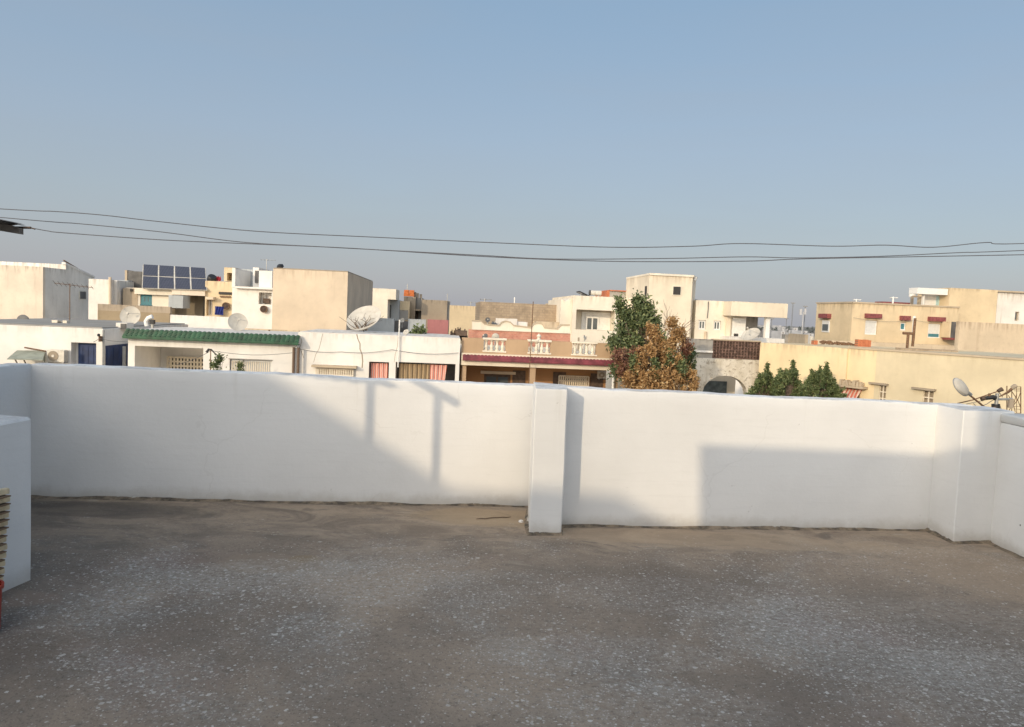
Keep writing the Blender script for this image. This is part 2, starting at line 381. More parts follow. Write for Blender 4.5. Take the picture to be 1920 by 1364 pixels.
# whitewashed parapet
m, nt, b = newmat('whitewash'); q = N(nt)
P = q.coord(); c0 = q.mix(q.mr(q.noise(P, 1.1, 5, .6), .3, .7), (.735, .727, .708), (.795, .787, .768))
br = q.noise(q.coord((1.2, 1.2, 16)), 2.2, 5, .65)
c0 = q.mix(q.math('MULTIPLY', q.mr(br, .5, .75), .14), c0, (.6, .59, .57))
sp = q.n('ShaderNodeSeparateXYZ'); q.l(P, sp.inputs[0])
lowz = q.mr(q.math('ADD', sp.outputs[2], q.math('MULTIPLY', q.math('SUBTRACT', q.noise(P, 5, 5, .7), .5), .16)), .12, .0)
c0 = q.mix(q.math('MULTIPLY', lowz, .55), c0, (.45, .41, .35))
c0 = q.mix(q.math('MULTIPLY', q.mr(q.noise(P, 7, 4, .8), .68, .74), .35), c0, (.35, .33, .3))
vo = q.n('ShaderNodeTexVoronoi'); vo.inputs['Scale'].default_value = 4; q.l(P, vo.inputs['Vector'])
rs = q.n('ShaderNodeSeparateColor'); q.l(vo.outputs['Color'], rs.inputs[0])
vc = q.n('ShaderNodeTexVoronoi', feature='DISTANCE_TO_EDGE'); vc.inputs['Scale'].default_value = .9
dw = q.n('ShaderNodeTexNoise'); dw.inputs['Scale'].default_value = 2.5; dw.inputs['Detail'].default_value = 6; q.l(P, dw.inputs['Vector'])
dm = q.n('ShaderNodeVectorMath', operation='MULTIPLY_ADD'); q.l(dw.outputs['Color'], dm.inputs[0]); dm.inputs[1].default_value = (.5,)*3; q.l(P, dm.inputs[2]); q.l(dm.outputs[0], vc.inputs['Vector'])
hl = q.math('MULTIPLY', q.math('LESS_THAN', vc.outputs['Distance'], .0035), q.mr(q.noise(P, 1.3, 2), .52, .6))
c0 = q.mix(q.math('MULTIPLY', hl, .1), c0, (.4, .38, .34))
run = q.math('MULTIPLY', q.mr(q.noise(q.coord((7, 7, .5)), 1.5, 4, .65), .58, .78), q.mr(sp.outputs[2], .45, 1.05))
c0 = q.mix(q.math('MULTIPLY', run, .22), c0, (.5, .47, .41))
ge = q.n('ShaderNodeNewGeometry'); gz = q.n('ShaderNodeSeparateXYZ'); q.l(ge.outputs['Normal'], gz.inputs[0])
topm = q.math('MULTIPLY', q.mr(gz.outputs[2], .5, .9), q.mr(q.noise(P, 3.5, 6, .75), .42, .62))
c0 = q.mix(q.math('MULTIPLY', topm, .6), c0, (.36, .34, .31))
spot = q.math('MULTIPLY', q.math('LESS_THAN', vo.outputs['Distance'], .035), q.math('LESS_THAN', rs.outputs[0], .12))
c0 = q.mix(q.math('MULTIPLY', spot, .8), c0, (.1, .09, .08))
q.l(c0, b.inputs['Base Color']); b.inputs['Roughness'].default_value = .9; b.inputs['Specular IOR Level'].default_value = .15
tro = q.noise(q.coord((1, 1, 1.8)), 3.2, 4, .6, 1.0)
q.bump(q.math('ADD', q.math('ADD', q.math('MULTIPLY', br, .25), q.math('MULTIPLY', tro, .55)), q.math('MULTIPLY', q.noise(P, 22, 5, .75), .7)), .3, .009, b)
M['wash'] = m
m, nt, b = newmat('cement_fillet'); q = N(nt); P = q.coord(); sp = q.n('ShaderNodeSeparateXYZ'); q.l(P, sp.inputs[0])
c0 = q.mix(q.mr(q.noise(P, 9, 5, .7), .35, .65), (.07, .058, .045), (.27, .21, .145))
wz = q.mr(q.math('ADD', sp.outputs[2], q.math('MULTIPLY', q.math('SUBTRACT', q.noise(P, 16, 5, .75), .5), .05)), .017, .026)
c0 = q.mix(wz, c0, (.62, .6, .55)); q.l(c0, b.inputs['Base Color']); b.inputs['Roughness'].default_value = .95
q.bump(q.noise(P, 40, 4, .7), .6, .01, b); M['fillet'] = m
M['cellcap'] = plaster('worn_coping', (.66, .65, .62), (.2, .18, .16), .9, .2, .3)

# ------------------------------------------------------------------ the terrace
FLOOR = MB(); FLOOR.box(-9, 8.5, -8, 6.75, -.35, 0)
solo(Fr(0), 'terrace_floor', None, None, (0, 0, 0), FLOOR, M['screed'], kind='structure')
solo(Fr(0), 'terrace_house', 'house body carrying the white walled roof terrace', 'house', (0, 0, ZG), MB().box(-9, 8.5, -7.9, 6.7, ZG, -.354), M['white2'])

def sweep_wall(name, label, cat, pts, thick, mat, front=1):
    """pts: list of (Vector xy, height); thickness grows away from the viewer side"""
    base = pts[0][0]; mb = MB(); rows = []; fil = []
    P2 = [Vector((p[0].x, p[0].y)) for p in pts]
    for i in range(len(P2)-1):
        a, b = P2[i], P2[i+1]; L = (b-a).length; n = max(2, int(L/.05)); d = (b-a).normalized(); nrm = Vector((-d.y, d.x))*front
        for k in range(n+1):
            t = k/n; p = a.lerp(b, t); h = pts[i][1]*(1-t)+pts[i+1][1]*t
            h += noise.noise(Vector((p.x*1.3, p.y*1.3, 3)))*.012+noise.noise(Vector((p.x*6, p.y*6, 9)))*.005+noise.noise(Vector((p.x*17, p.y*17, 5)))*.003
            row = []
            prof = [(0, -.02)]+[(0, h*j/12) for j in range(1, 12)]+[(.0, h-.016), (.003, h-.006), (.01, h-.001), (.02, h), (thick-.02, h), (thick, h-.02), (thick, -.3)]
            for (o, z) in prof:
                q3 = Vector((p.x*1.1, p.y*1.1, z*1.1))
                dn = noise.noise(q3)*.007+noise.noise(q3*4.5)*.0022 if 0 < z < h-.02 and o == 0 else 0
                w = p+nrm*(o+dn); row.append((w.x, w.y, z))
            rows.append(row)
            fh = .006+.018*max(0, noise.noise(Vector((p.x*2.3, p.y*2.3, 5)))+.35)+.006*noise.noise(Vector((p.x*14, p.y*14, 2)))
            fw = .03+.05*max(0, noise.noise(Vector((p.x*1.7, p.y*1.7, 8)))+.4)+.012*noise.noise(Vector((p.x*11, p.y*11, 4)))
            fil.append([(p.x+nrm.x*.012, p.y+nrm.y*.012, fh), (p.x-nrm.x*.008, p.y-nrm.y*.008, fh*.9), (p.x-nrm.x*fw*.5, p.y-nrm.y*fw*.5, fh*.35), (p.x-nrm.x*fw, p.y-nrm.y*fw, .001)])
    mb.grid(rows); mb.face(rows[0]); mb.face(list(reversed(rows[-1])))
    t = T(Fr(0), name, label, cat, (base.x, base.y, 0))
    t.part('wall_face', mb, mat, smooth=True)
    f = MB(); f.grid(fil); t.part('base_fillet', f, M['fillet'], smooth=True)
    return t

L0 = floor_pt(57, 932); LP = floor_pt(988, 950); RP = floor_pt(1055, 988); RC = floor_pt(1740, 994)
PA = floor_pt(992, 1003); PB = floor_pt(1052, 1003); CE = floor_pt(1787, 1019); CF = floor_pt(1853, 1016); CG = floor_pt(1920, 1047)
def hgt(base, px, py):   # height of the top point seen at px,py above a base point (same distance)
    return at(px, py, base.y).z
Ldir = (LP-L0).normalized(); Lside = Vector((Ldir.y, -Ldir.x, 0))
hL0, hLP, hRP, hRC = hgt(L0, 57, 682), hgt(LP, 985, 724), hgt(RP, 1068, 728), hgt(RC, 1752, 758)
sweep_wall('parapet_wall', 'long white parapet wall left of the pillar, mostly in shade with a diagonal shadow', 'wall',
           [(L0-Ldir*.0, hL0), (LP+Ldir*.3, hLP)], .17, M['wash'])
LS = L0 + Lside*5.2
sweep_wall('parapet_wall', 'short shaded white parapet at the left end, running toward the viewer from the corner', 'wall',
           [(LS, hL0+.0), (L0+Ldir*.004, hL0+.004)], .17, M['wash'])
sweep_wall('parapet_wall', 'sunlit white parapet wall right of the pillar with a rectangular shadow on it', 'wall',
           [(RP-Vector((.2, 0, 0)), hRP), (RC+Vector((.3, .03, 0)), hRC)], .17, M['wash'])
# right side wall with coping, running toward the viewer
d = (CG-CF).normalized(); RE = CF + d*6
hCF = hgt(CF, 1868, 776)
sweep_wall('parapet_wall', 'white side parapet at the right edge with a worn coping on top', 'wall',
           [(CF-d*.3, hCF-.06), (RE, hCF-.06)], .17, M['wash'])
cop = MB(); n2 = Vector((-d.y, d.x, 0)); rows = []
for k in range(120):
    p = CF-d*.02+d*(k*.05); j = noise.noise(Vector((k*.21, 0, 0)))*.008; j2 = noise.noise(Vector((k*.8, 3, 0)))*.004
    rows.append([tuple(p+n2*o+Vector((0, 0, z))) for o, z in ((.0+j2, hCF-.058), (-.008+j2, hCF-.04+j), (-.006+j2, hCF-.006+j), (.004, hCF+.004+j), (.2, hCF+.006+j), (.2, hCF-.058))])
cop.grid(rows); cop.face(rows[0])
side_wall = [o for o in COL.objects if o.name == 'parapet_wall.003'][0]
me = mkmesh('coping', cop, Fr(0), tuple(side_wall.location), M['cellcap'], True); oc = bpy.data.objects.new('coping', me); COL.objects.link(oc); oc.parent = side_wall

def pillar(label, foot, h, mat):
    """foot: closed plan polygon (list of Vector); slightly wobbly faces and softened arrises"""
    foot = [Vector((p.x, p.y)) for p in foot]; c = sum(foot, Vector((0, 0)))/len(foot); ring = []
    for i in range(len(foot)):
        a, b = foot[i], foot[(i+1) % len(foot)]; pr = foot[i-1]
        e = .007; ring += [a+(pr-a).normalized()*e, a+(b-a).normalized()*e]
        for k in range(1, 6): ring.append(a.lerp(b, k/6))
    rows = []
    for z in [-.02]+[h*j/14 for j in range(1, 14)]+[h-.012, h-.003, h]:
        ins = 1.0 if z < h-.008 else (.992 if z < h-.002 else .97)
        rows.append([((c+(p-c)*ins).x+noise.noise(Vector((p.x*4, p.y*4, z*2.4)))*.005, (c+(p-c)*ins).y+noise.noise(Vector((p.x*4+9, p.y*4, z*2.4)))*.005, z-(.03*max(0, (p.y-c.y)) if z > h-.02 else 0)) for p in ring])
    mb = MB(); mb.grid(rows, 0, True); mb.face(rows[-1])
    t = T(Fr(0), 'pillar', label, 'pillar', (c.x, c.y, 0)); t.part('shaft', mb, mat, smooth=True)
    f = MB(); rw = []
    for p in ring:
        o = (p-c).normalized(); fw = .02+.02*(noise.noise(Vector((p.x*5, p.y*5, 1)))+.6); fh = .012+.016*(noise.noise(Vector((p.x*7, p.y*7, 4)))+.5)
        rw.append([(p.x, p.y, fh), ((p+o*.006).x, (p+o*.006).y, fh*.9), ((p+o*fw).x, (p+o*fw).y, .001)])
    rw.append(rw[0]); f.grid(rw); t.part('base_fillet', f, M['fillet'], smooth=True)
hP = hgt(PA, 1008, 729)
pillar('thick white pillar standing between the two long parapet walls', [PA, PB, PB+Vector((.0, .42, 0)), PA+Vector((-.0, .66, 0))], hP, M['wash'])
pillar('white corner pier where the right parapet turns toward the viewer', [RC+Vector((-.01, .1, 0)), CE, CF+Vector((.12, .0, 0)), CF+Vector((.12, .36, 0)), RC+Vector((-.01, .165, 0))], min(hgt(CE, 1798, 763), hRC-.004), M['wash'])

# left foreground: low wall block, slatted bundle, red bucket, lean-to roof
B0 = floor_pt(57, 1088); B1 = floor_pt(2, 1112)
db = (B1-B0).normalized(); nb = Vector((db.y, -db.x, 0))
if nb.x > 0: nb = -nb
hB = hgt(B0, 56, 783)
def lw():
    a, b_ = B0, B0+db*3.2; mb = MB(); rows = []
    for k in range(40):
        p = a.lerp(b_, k/39)
        row = [(0, -.01)]+[(0, hB*j/8) for j in range(1, 8)]+[(0, hB-.015), (.015, hB), (.34, hB), (.355, hB-.015), (.355, -.01)]
        rows.append([tuple(p+nb*(o+(noise.noise(Vector((p.x*3, p.y*3, z*3)))*.005 if o == 0 else 0))+Vector((0, 0, z+(noise.noise(p*2)*.008 if z > hB-.1 else 0)))) for o, z in row])
    mb.grid(rows); mb.face(list(reversed(rows[0]))); mb.face(rows[-1])
    t = T(Fr(0), 'low_wall', 'low white block wall at the left edge of the terrace', 'wall', (B0.x, B0.y, 0)); t.part('wall_face', mb, M['wash'], smooth=False)
lw()
# bundle of cream slats leaning against the low wall (local axes along db / nb)
def project(P):
    d_ = CR.transposed() @ (P-CP); return (CX+FPX*d_.x/-d_.z, CY-FPX*d_.y/-d_.z)
def slats():
    FB = Fr(math.degrees(math.atan2(db.y, db.x)), B0.x, B0.y)   # u runs toward viewer along the wall
    YB = 3.98; p0 = FB.loc(at(31, 905, YB)); p1 = FB.loc(at(8, 1086, YB))
    side = -1 if FB.loc(B0+nb)[1] > 0 else 1
    u0, u1, zt, zb = p0[0], p1[0], p0[2], p1[2]
    def usolve(xt, z):
        lo, hi = -.2, 2.0
        for _ in range(40):
            md = (lo+hi)/2
            if project(FB.w(md, side*.11, z))[0] > xt: lo = md
            else: hi = md
        return lo
    u0, u1 = usolve(29, zt), usolve(7, zb)
    mb = MB(); dk = MB(); n = 13; random.seed(3)
    for i in range(n):
        t = i/n; z1 = zt-(zt-zb)*t; hh = (zt-zb)/n; uu = usolve(29-20*t**1.2+random.uniform(-1, 1), z1)
        r = hh*.42; rows = []
        for k in range(9):
            u = uu+k*.12; wv = .004*math.sin(k*2+i)
            rows.append([(u, side*(.06+.02*t)+a*r*.9*side*-1+wv, z1-hh*.5+b_*r+k*.006) for a, b_ in ((-1, -.8), (-1.15, 0), (-1, .8), (0, 1), (1, .8), (1, -.8), (0, -1))])
        mb.grid(rows, 0, True); mb.face(list(reversed(rows[0])))
        dk.box(uu+.015, uu+.9, min(side*.03, side*.1), max(side*.03, side*.1), z1-hh*1.06, z1-hh*.92)  # brown strips filling the gaps between slats
    t = T(FB, 'slat_bundle', 'bundle of cream slats stacked against the low white wall', 'slat bundle', (u0, side*.06, 0))
    a = t.part('slat_stack', mb, M['reed'], smooth=True); t.part('gap_strip', dk, M['reed_d'])
    s2 = MB(); uc = usolve(9, zb-.03)+.1
    s2.box(uc, uc+.8, min(side*.02, side*.14), max(side*.02, side*.14), zb-.05, zb-.012); t.part('cloth_strip', s2, M['purple'])
    s3 = MB(); s3.box(uc+.16, uc+.9, min(side*.03, side*.13), max(side*.03, side*.13), .0, zb-.054); t.part('support_block', s3, M['concrete_l'])
    c = at(-42, 1193, 3.42); 
    tb = T(Fr(0), 'bucket', 'red plastic bucket beside the slats at the left edge', 'bucket', (c.x, c.y, 0))
    zt_ = at(-34, 1100, 3.42).z
    bm = MB(); bm.lathe((c.x, c.y, 0), [(0, .004), (.085, .004), (.088, .01), (.096, zt_-.02), (.103, zt_-.02), (.104, zt_), (.094, zt_), (.084, .02), (0, .02)], 28)
    tb.part('tub', bm, M['redplastic'], smooth=True)
    hd = MB(); hd.tube([(c.x+.1*math.cos(a), c.y+.02, zt_-.02+.03*math.sin(a)) for a in [math.pi*k/12 for k in range(13)]], .004, 6); tb.part('handle', hd, M['metalg'], smooth=True)
slats()

def leanto():
    Y = 4.4; tip = at(45, 434, Y); tl = at(0, 418, Y-.05); z0 = tip.z
    FR = Fr(0); t = T(FR, 'lean_to_roof', 'dark corrugated lean-to roof corner jutting in at the left edge', 'canopy', (tip.x-1.2, tip.y-.3, 0))
    mb = MB(); rows = []
    for i in range(61):
        s = i/60; x = tip.x-2.0*(s); rows.append([(x, tip.y-1.6*w+.02, z0+.03+.26*s*.5+.008*math.sin(i*1.6)+.03*w) for w in (0, .25, .5, .75, 1)])
    mb.grid(rows); rows2 = [[(p[0], p[1], p[2]+.006) for p in r] for r in rows]; mb.grid(rows2)
    t.part('corrugated_sheet', mb, M['sheet'], smooth=True)
    px2 = lambda x, y: (at(x, y, tip.y).x, at(x, y, tip.y).z)
    f = MB(); f.extr([px2(44, 440.5), px2(44, 429), px2(26, 424), px2(-170, 380), px2(-170, 405)], tip.y-.035, tip.y+.0); t.part('fascia_board', f, simple('weathered_board', (.2, .175, .15), .9, var=.35, scale=9, dirt=(.07, .055, .045)))
    st = MB(); a = at(30, 427, Y); b_ = at(58, 427.5, Y); st.tube([a, b_], .007, 6); st.tube([b_, at(66, 430, Y)], .004, 5); t.part('stick', st, M['wood'])
    for dx, dy in ((-1.95, -.2), (-1.95, -1.5)):
        p = MB(); x, y = tip.x+dx, tip.y+dy
        p.box(x-.03, x+.03, y-.03, y+.03, 0, z0-.01+(-dx)*.06); t.part('post', p, M['wood'])
leanto()

# small things on the terrace
def bits():
    rng = random.Random(5); S = Fr(0)
    p = floor_pt(412, 934); mb = MB()
    for k in range(5):
        a = Vector((p.x, p.y-.02, 0)); mb.tube([a, a+Vector((rng.uniform(-.015, .015), -.005, .045)), a+Vector((rng.uniform(-.03, .03), -.02, .075+.02*rng.random()))], [.003, .0025, .002], 5)
    t = T(S, 'weed', 'tiny dry weed sprouting at the foot of the left parapet wall', 'weed', (p.x, p.y-.02, 0)); t.part('stems', mb, M['bark'])
    lf = MB()
    for k in range(16):
        c = Vector((p.x+rng.uniform(-.022, .022), p.y-.03+rng.uniform(-.012, .012), .062+rng.uniform(0, .04))); d1_ = Vector((rng.uniform(-1, 1), rng.uniform(-1, 1), rng.uniform(-1, 1))).normalized()*.011; d2_ = d1_.orthogonal().normalized()*.006
        lf.face([c-d1_, c+d2_, c+d1_, c-d2_])
    t.part('leaves', lf, M['reed_d'])
    a, b_ = floor_pt(893, 975), floor_pt(958, 971); pts = [a.lerp(b_, k/8)+Vector((0, rng.uniform(-.012, .012), .007)) for k in range(9)]
    solo(S, 'dry_twig', 'thin dry twig lying on the floor left of the thick pillar', 'twig', tuple(pts[0]), MB().tube(pts, [.002]+[.0038]*7+[.002], 5), M['pipebrown'])
    c = floor_pt(977, 979); mb = MB(); mb.lathe((c.x, c.y, .0), [(.001, 0), (.022, .0), (.017, .012), (.001, .018)], 6); solo(S, 'plaster_chip', 'white plaster chip on the floor beside the thick pillar', 'chip', (c.x, c.y, 0), mb, M['white'])
bits()

# unseen shadow casters, shaped by projecting the wall shadows back toward the sun
SUN_AZ, SUN_EL = 31.0, 15.5
SUN = Vector((-math.sin(R_(SUN_AZ))*math.cos(R_(SUN_EL)), -math.cos(R_(SUN_AZ))*math.cos(R_(SUN_EL)), math.sin(R_(SUN_EL))))
def on_plane(px, py, A, B):
    n = Vector(((B-A).y, -(B-A).x, 0)); d_ = ray(px, py); t = (A-CP).dot(n)/d_.dot(n); return CP+d_*t
def back(W, Yo): return W + SUN*((W.y-Yo)/(-SUN.y))
def shadow_casters():
    Yo = -1.6; lw_ = lambda x, y: back(on_plane(x, y, L0, LP), Yo); rw = lambda x, y: back(on_plane(x, y, RP, RC), Yo)
    sw = lambda x, y: back(on_plane(x, y, CF, CG), Yo); pw = lambda x, y: back(on_plane(x, y, RC, CE), Yo)
    a, b_, c, d_, e = lw_(505, 700), lw_(850, 918), rw(1062, 922), rw(1160, 928), rw(1262, 990)
    f, g, h = rw(1311, 990), rw(1311, 833), rw(1741, 840)
    k, l = pw(1790, 842), at(1828, 842, CE.y+.05); l = back(l, Yo); m_ = back(at(1830, 765, CE.y+.05), Yo)
    Yf = -8.6
    lf = lambda x, y: back(on_plane(x, y, L0, LP), Yf); rf = lambda x, y: back(on_plane(x, y, RP, RC), Yf)
    A, B_, C_, D_, E_ = lf(505, 700), lf(850, 918), rf(1062, 922), rf(1160, 928), rf(1262, 990)
    sl = (A.z-B_.z)/(A.x-B_.x); far = A.x-2.5
    t = T(Fr(0), 'shadow_house', 'unseen white house front behind the viewer, shaped to cast the diagonal shadow', 'house', (C_.x, Yf, ZG))
    prof = [(far-4, ZG), (E_.x+1.5, ZG), (E_.x+1.5, E_.z-.35), (E_.x, E_.z), (D_.x, D_.z), (C_.x, C_.z), (B_.x, B_.z), (A.x, A.z), (far, A.z+sl*(far-A.x)), (far-4, A.z+sl*(far-A.x))]
    mb = MB(); mb.extr([(p[0], p[1]) for p in prof], Yf-.2, Yf); t.part('front_wall', mb, M['white'])
    t.part('rear_block', MB().box(far-4, E_.x+1.3, Yf-6, Yf-.204, ZG, E_.z-1.5), M['white2'])
    Yn = 2.55; ln = lambda x, y: back(on_plane(x, y, L0, LP), Yn)
    r0, r1 = ln(600, 612), ln(857, 757); t = T(Fr(0), 'shadow_pipes', 'unseen steel pipe frame beyond the left edge, shaped to cast the bar shadows', 'trellis', (r1.x, Yn, 0))
    t.part('rail', MB().tube([r0, r1], .034, 10), M['metalg'], smooth=True)
    for (x, yt, yb) in ((692, 662, 840), (816, 738, 915)):
        top_, bot_ = ln(x+5, yt), ln(x, yb); t.part('post', MB().tube([(bot_.x, Yn, .0), bot_, top_], .03, 10), M['metalg'], smooth=True)
    t2 = T(Fr(0), 'shadow_room', 'unseen white roof room behind the viewer, shaped to cast the rectangular shadow', 'roof room', (g.x, Yo, 0))
    mb = MB(); mb.extr([(e.x-.6, 0), (l.x+.0, 0), (l.x, l.z), (g.x, g.z), (f.x, f.z), (e.x-.6, e.z-.02)], Yo-2.6, Yo); t2.part('wall', mb, M['white'])  # low left part closes the gap so the floor stays shaded
    mb = MB(); mb.box(l.x+.004, l.x+4, Yo-2.6, Yo, 0, m_.z+.6); t2.part('tall_block', mb, M['white'])
shadow_casters()

# ------------------------------------------------------------------ ground, street, far land
solo(Fr(0), 'ground', None, None, (0, 0, ZG-.05), MB().box(-2500, 2500, -40, 4500, ZG-.3, ZG-.05), simple('dusty_ground', (.2, .18, .15), .95, var=.3, scale=.03), kind='structure')
solo(G, 'street', None, None, (0, 12, ZG), MB().box(-60, 45, 9, 24, ZG-.046, ZG-.02), simple('asphalt', (.055, .053, .05), .9, var=.25, scale=2), kind='structure')
solo(G, 'pavement', None, None, (0, 26, ZG), MB().box(-60, 13, 24, 29, ZG-.046, ZG+.1), M['concrete_l'], kind='structure')

# ------------------------------------------------------------------ reusable small things
def window(t, u0, u1, z0, z1, v, fm, pm, n=2, w=.06, name='window', sill=None):
    f = MB(); d0, d1 = v-.05, v-.002
    f.box(u0, u1, d0, d1, z1-w, z1); f.box(u0, u1, d0, d1, z0, z0+w); f.box(u0, u0+w, d0, d1, z0+w, z1-w); f.box(u1-w, u1, d0, d1, z0+w, z1-w)
    for k in range(1, n):
        x = u0+(u1-u0)*k/n; f.box(x-w*.4, x+w*.4, d0+.004, d1, z0+w, z1-w)
    o = t.part(name, f, fm); p = MB().box(u0+w, u1-w, v-.028, v-.012, z0+w, z1-w); t.part('pane', p, pm, o)
    if sill: t.part('sill', MB().box(u0-.06, u1+.06, v-.05-sill, v-.052, z0-.07, z0-.003), fm, o)
    return o

def dish(fr, px, py, dpx, v, axis, label, zb, deep=.22, mat='dish', group='satellite dishes on the roofs', feed=True):
    u, z = fr.pix(px, py, v); c = Vector((u, v, z)); r = dpx/2*fr.w(u, v, z).y/FPX
    ax = Vector(axis).normalized()
    t = T(fr, 'satellite_dish', label, 'satellite dish', (u, v, zb), group)
    prof = [(0.001, -r*deep)]+[(r*k/10, -r*deep*(1-(k/10)**2)) for k in range(1, 11)]
    mb = MB(); mb.lathe(c, prof+[(r*1.015, .004), (r*1.015, -.02), (r*.99, -.03)]+[(r*k/10, -r*deep*(1-(k/10)**2)-.03) for k in range(9, 0, -2)], 32, axis=ax)
    o = t.part('reflector', mb, M[mat], smooth=True)
    ft = c+ax*r*.75; ar = MB(); b_ = ax.orthogonal().normalized(); c_ = ax.cross(b_)
    for k in range(3):
        a = k*2.094+.5; ar.tube([c+(b_*math.cos(a)+c_*math.sin(a))*r*.96, ft], r*.008+.003, 5)
    if feed: t.part('feed_arm', ar, M['metalg'])
    ln = MB().lathe(ft-ax*.05, [(.001, 0), (r*.07+.015, 0), (r*.07+.015, r*.18+.04), (.001, r*.18+.04)], 10, axis=ax); 
    if feed: t.part('receiver', ln, M['plasticw'])
    ms = MB().tube([(u, v+r*deep*.9+.06, zb), (u, v+r*deep*.9+.06, z)], .03, 8); ms.tube([(u, v+r*deep*.9+.06, z), c-ax*(r*deep+.03)], .03, 8); t.part('mast', ms, M['metalg'])
    return t

def aerial(fr, px, pyt, pyb, v, label, boomlen=1.0, bdir=(1, 0, 0), n=8, el=.32, r=.015, zb=None, mat='metalg'):
    u, z1 = fr.pix(px, pyt, v); z0 = zb if zb is not None else fr.pix(px, pyb, v)[1]
    t = T(fr, 'tv_aerial', label, 'aerial', (u, v, z0), 'television aerials on the roofs')
    t.part('mast', MB().tube([(u, v, z0), (u, v, z1)], r, 6), M[mat])
    bd = Vector(bdir).normalized(); pe = bd.cross(Vector((0, 0, 1))).normalized(); c = Vector((u, v, z1-.06))
    if n:
        b_ = MB().tube([c-bd*boomlen*.4, c+bd*boomlen*.6], r*.7, 5)
        e = MB()
        for k in range(n):
            p = c+bd*boomlen*(-.38+.96*k/(n-1)); L = el*(1-.4*k/n); dd = pe*.8+Vector((0, 0, .35)); e.tube([p-dd*L, p+dd*L], r*.45, 4)
        t.part('boom', b_, M[mat]); t.part('elements', e, M[mat])
    return t

def aircon(fr, x1, y1, x2, y2, v, label, depth=.3, fanleft=True, group=None):
    u0, u1, z0, z1 = fr.R(x1, y1, x2, y2, v)
    t = T(fr, 'air_conditioner', label, 'air conditioner', ((u0+u1)/2, v, z0), group)
    t.part('casing', MB().box(u0, u1, v, v+depth, z0, z1), M['plasticw'])
    r = (z1-z0)*.4; c = (u0+r*1.25 if fanleft else u1-r*1.25, v, (z0+z1)/2)
    f = MB().lathe(c, [(r, -.012), (r*1.06, -.02), (r*1.06, -.003)], 24, axis=(0, 1, 0))
    f.lathe(c, [(.001, -.008), (r, -.008)], 24, axis=(0, 1, 0)); o = t.part('fan_grille', f, M['rust'] if not fanleft else M['concrete'])
    t.part('fan_hub', MB().lathe(c, [(.001, -.03), (r*.28, -.03), (r*.28, -.009)], 14, axis=(0, 1, 0)), M['plasticw'], o)
    [t.part('bracket', MB().box(x_, x_+.04, v+.02, v+depth+.05, z0-.05, z0-.002), M['metalg']) for x_ in (u0+.03, u1-.07)]
    return t

def curtain(t, u0, u1, z0, z1, v, mat, gather=0.0, folds=None, parent=None):
    folds = folds or max(4, int((u1-u0)/.16)); rows = []; n = folds*8
    for j in range(9):
        s = j/8; z = z1-(z1-z0)*s; a0 = u0; a1 = u1-gather*(u1-u0)*s
        rows.append([(a0+(a1-a0)*i/n, v+.035*math.sin(2*math.pi*i/8+.6*math.sin(j*.7+i*.11)), z) for i in range(n+1)])
    mb = MB(); mb.grid(rows); return t.part('curtain', mb, mat, parent, True)

def tiles(t, ua, ub, v0, z0, v1, z1, mat, pitch=.24, name='roof_tiles', amp=.075):
    """half-round tiles running from the eave (v0,z0) up to the ridge (v1,z1)"""
    n = max(3, int((ub-ua)/pitch)); p = (ub-ua)/n; rows = []
    for s in range(0, 5):
        for e in (0, 1):
            f = (s+e*.96)/5; lift = .035*(1-e)+.01; row = []
            for i in range(n*8+1):
                x = ua+p*i/8; a = (i % 8)/8; hgt_ = amp*abs(math.sin(math.pi*a))**.7
                row.append((x, v0+(v1-v0)*f, z0+(z1-z0)*f+hgt_+lift))
            rows.append(row)
    mb = MB(); mb.grid(rows); first = rows[0]
    mb.grid([[(q_[0], q_[1], z0-.02) for q_ in first], first]); 
    mb.box(ua, ub, v0+.02, v1, z0-.05, z0-.021)
    return t.part(name, mb, mat)

def grille(t, u0, u1, z0, z1, v, mat, nu, nz, r=.02, name='grille', parent=None):
    mb = MB()
    for i in range(nu+1):
        x = u0+(u1-u0)*i/nu; mb.box(x-r, x+r, v-.02, v+.02, z0, z1)
    for j in range(nz+1):
        z = z0+(z1-z0)*j/nz; mb.box(u0, u1, v-.014, v+.014, z-r, z+r)
    return t.part(name, mb, mat, parent)

def leaves(mb_attr, centers, nper, spread, size, rng):
    """centers: list of (Vector, radii Vector). returns verts/faces/attr; leaf quads scattered in sub-clumps through each volume"""
    V, F, A = mb_attr
    for c, r in centers:
        nsub = max(6, int(nper/26))
        for s in range(nsub):
            d_ = Vector((rng.gauss(0, 1), rng.gauss(0, 1), rng.gauss(0, 1))).normalized(); k = rng.random()**.42
            sc = Vector((d_.x*r.x*k, d_.y*r.y*k, d_.z*r.z*k)); tone = rng.random()*.6+.25*max(-.5, d_.z)+.1  # tone partly random, lighter toward the top of each clump
            sr = spread*(.6+.8*rng.random())
            for l in range(int(26*(.6+.8*rng.random()))):
                p = c+sc+Vector((rng.gauss(0, sr), rng.gauss(0, sr), rng.gauss(0, sr*1.1)))
                n_ = Vector((rng.gauss(0, 1), rng.gauss(-.3, 1), rng.gauss(.5, 1))).normalized(); a = n_.orthogonal().normalized()
                a = (Matrix.Rotation(rng.random()*6.28, 3, n_) @ a); b_ = n_.cross(a); L = size*(.6+.8*rng.random()); W_ = L*.5
                i = len(V); V += [p-a*L, p+b_*W_*.9, p+a*L, p-b_*W_*.9]; F.append((i, i+1, i+2, i+3))
                t_ = min(1, max(0, tone+rng.uniform(-.25, .25))); A.append((t_, rng.random()))

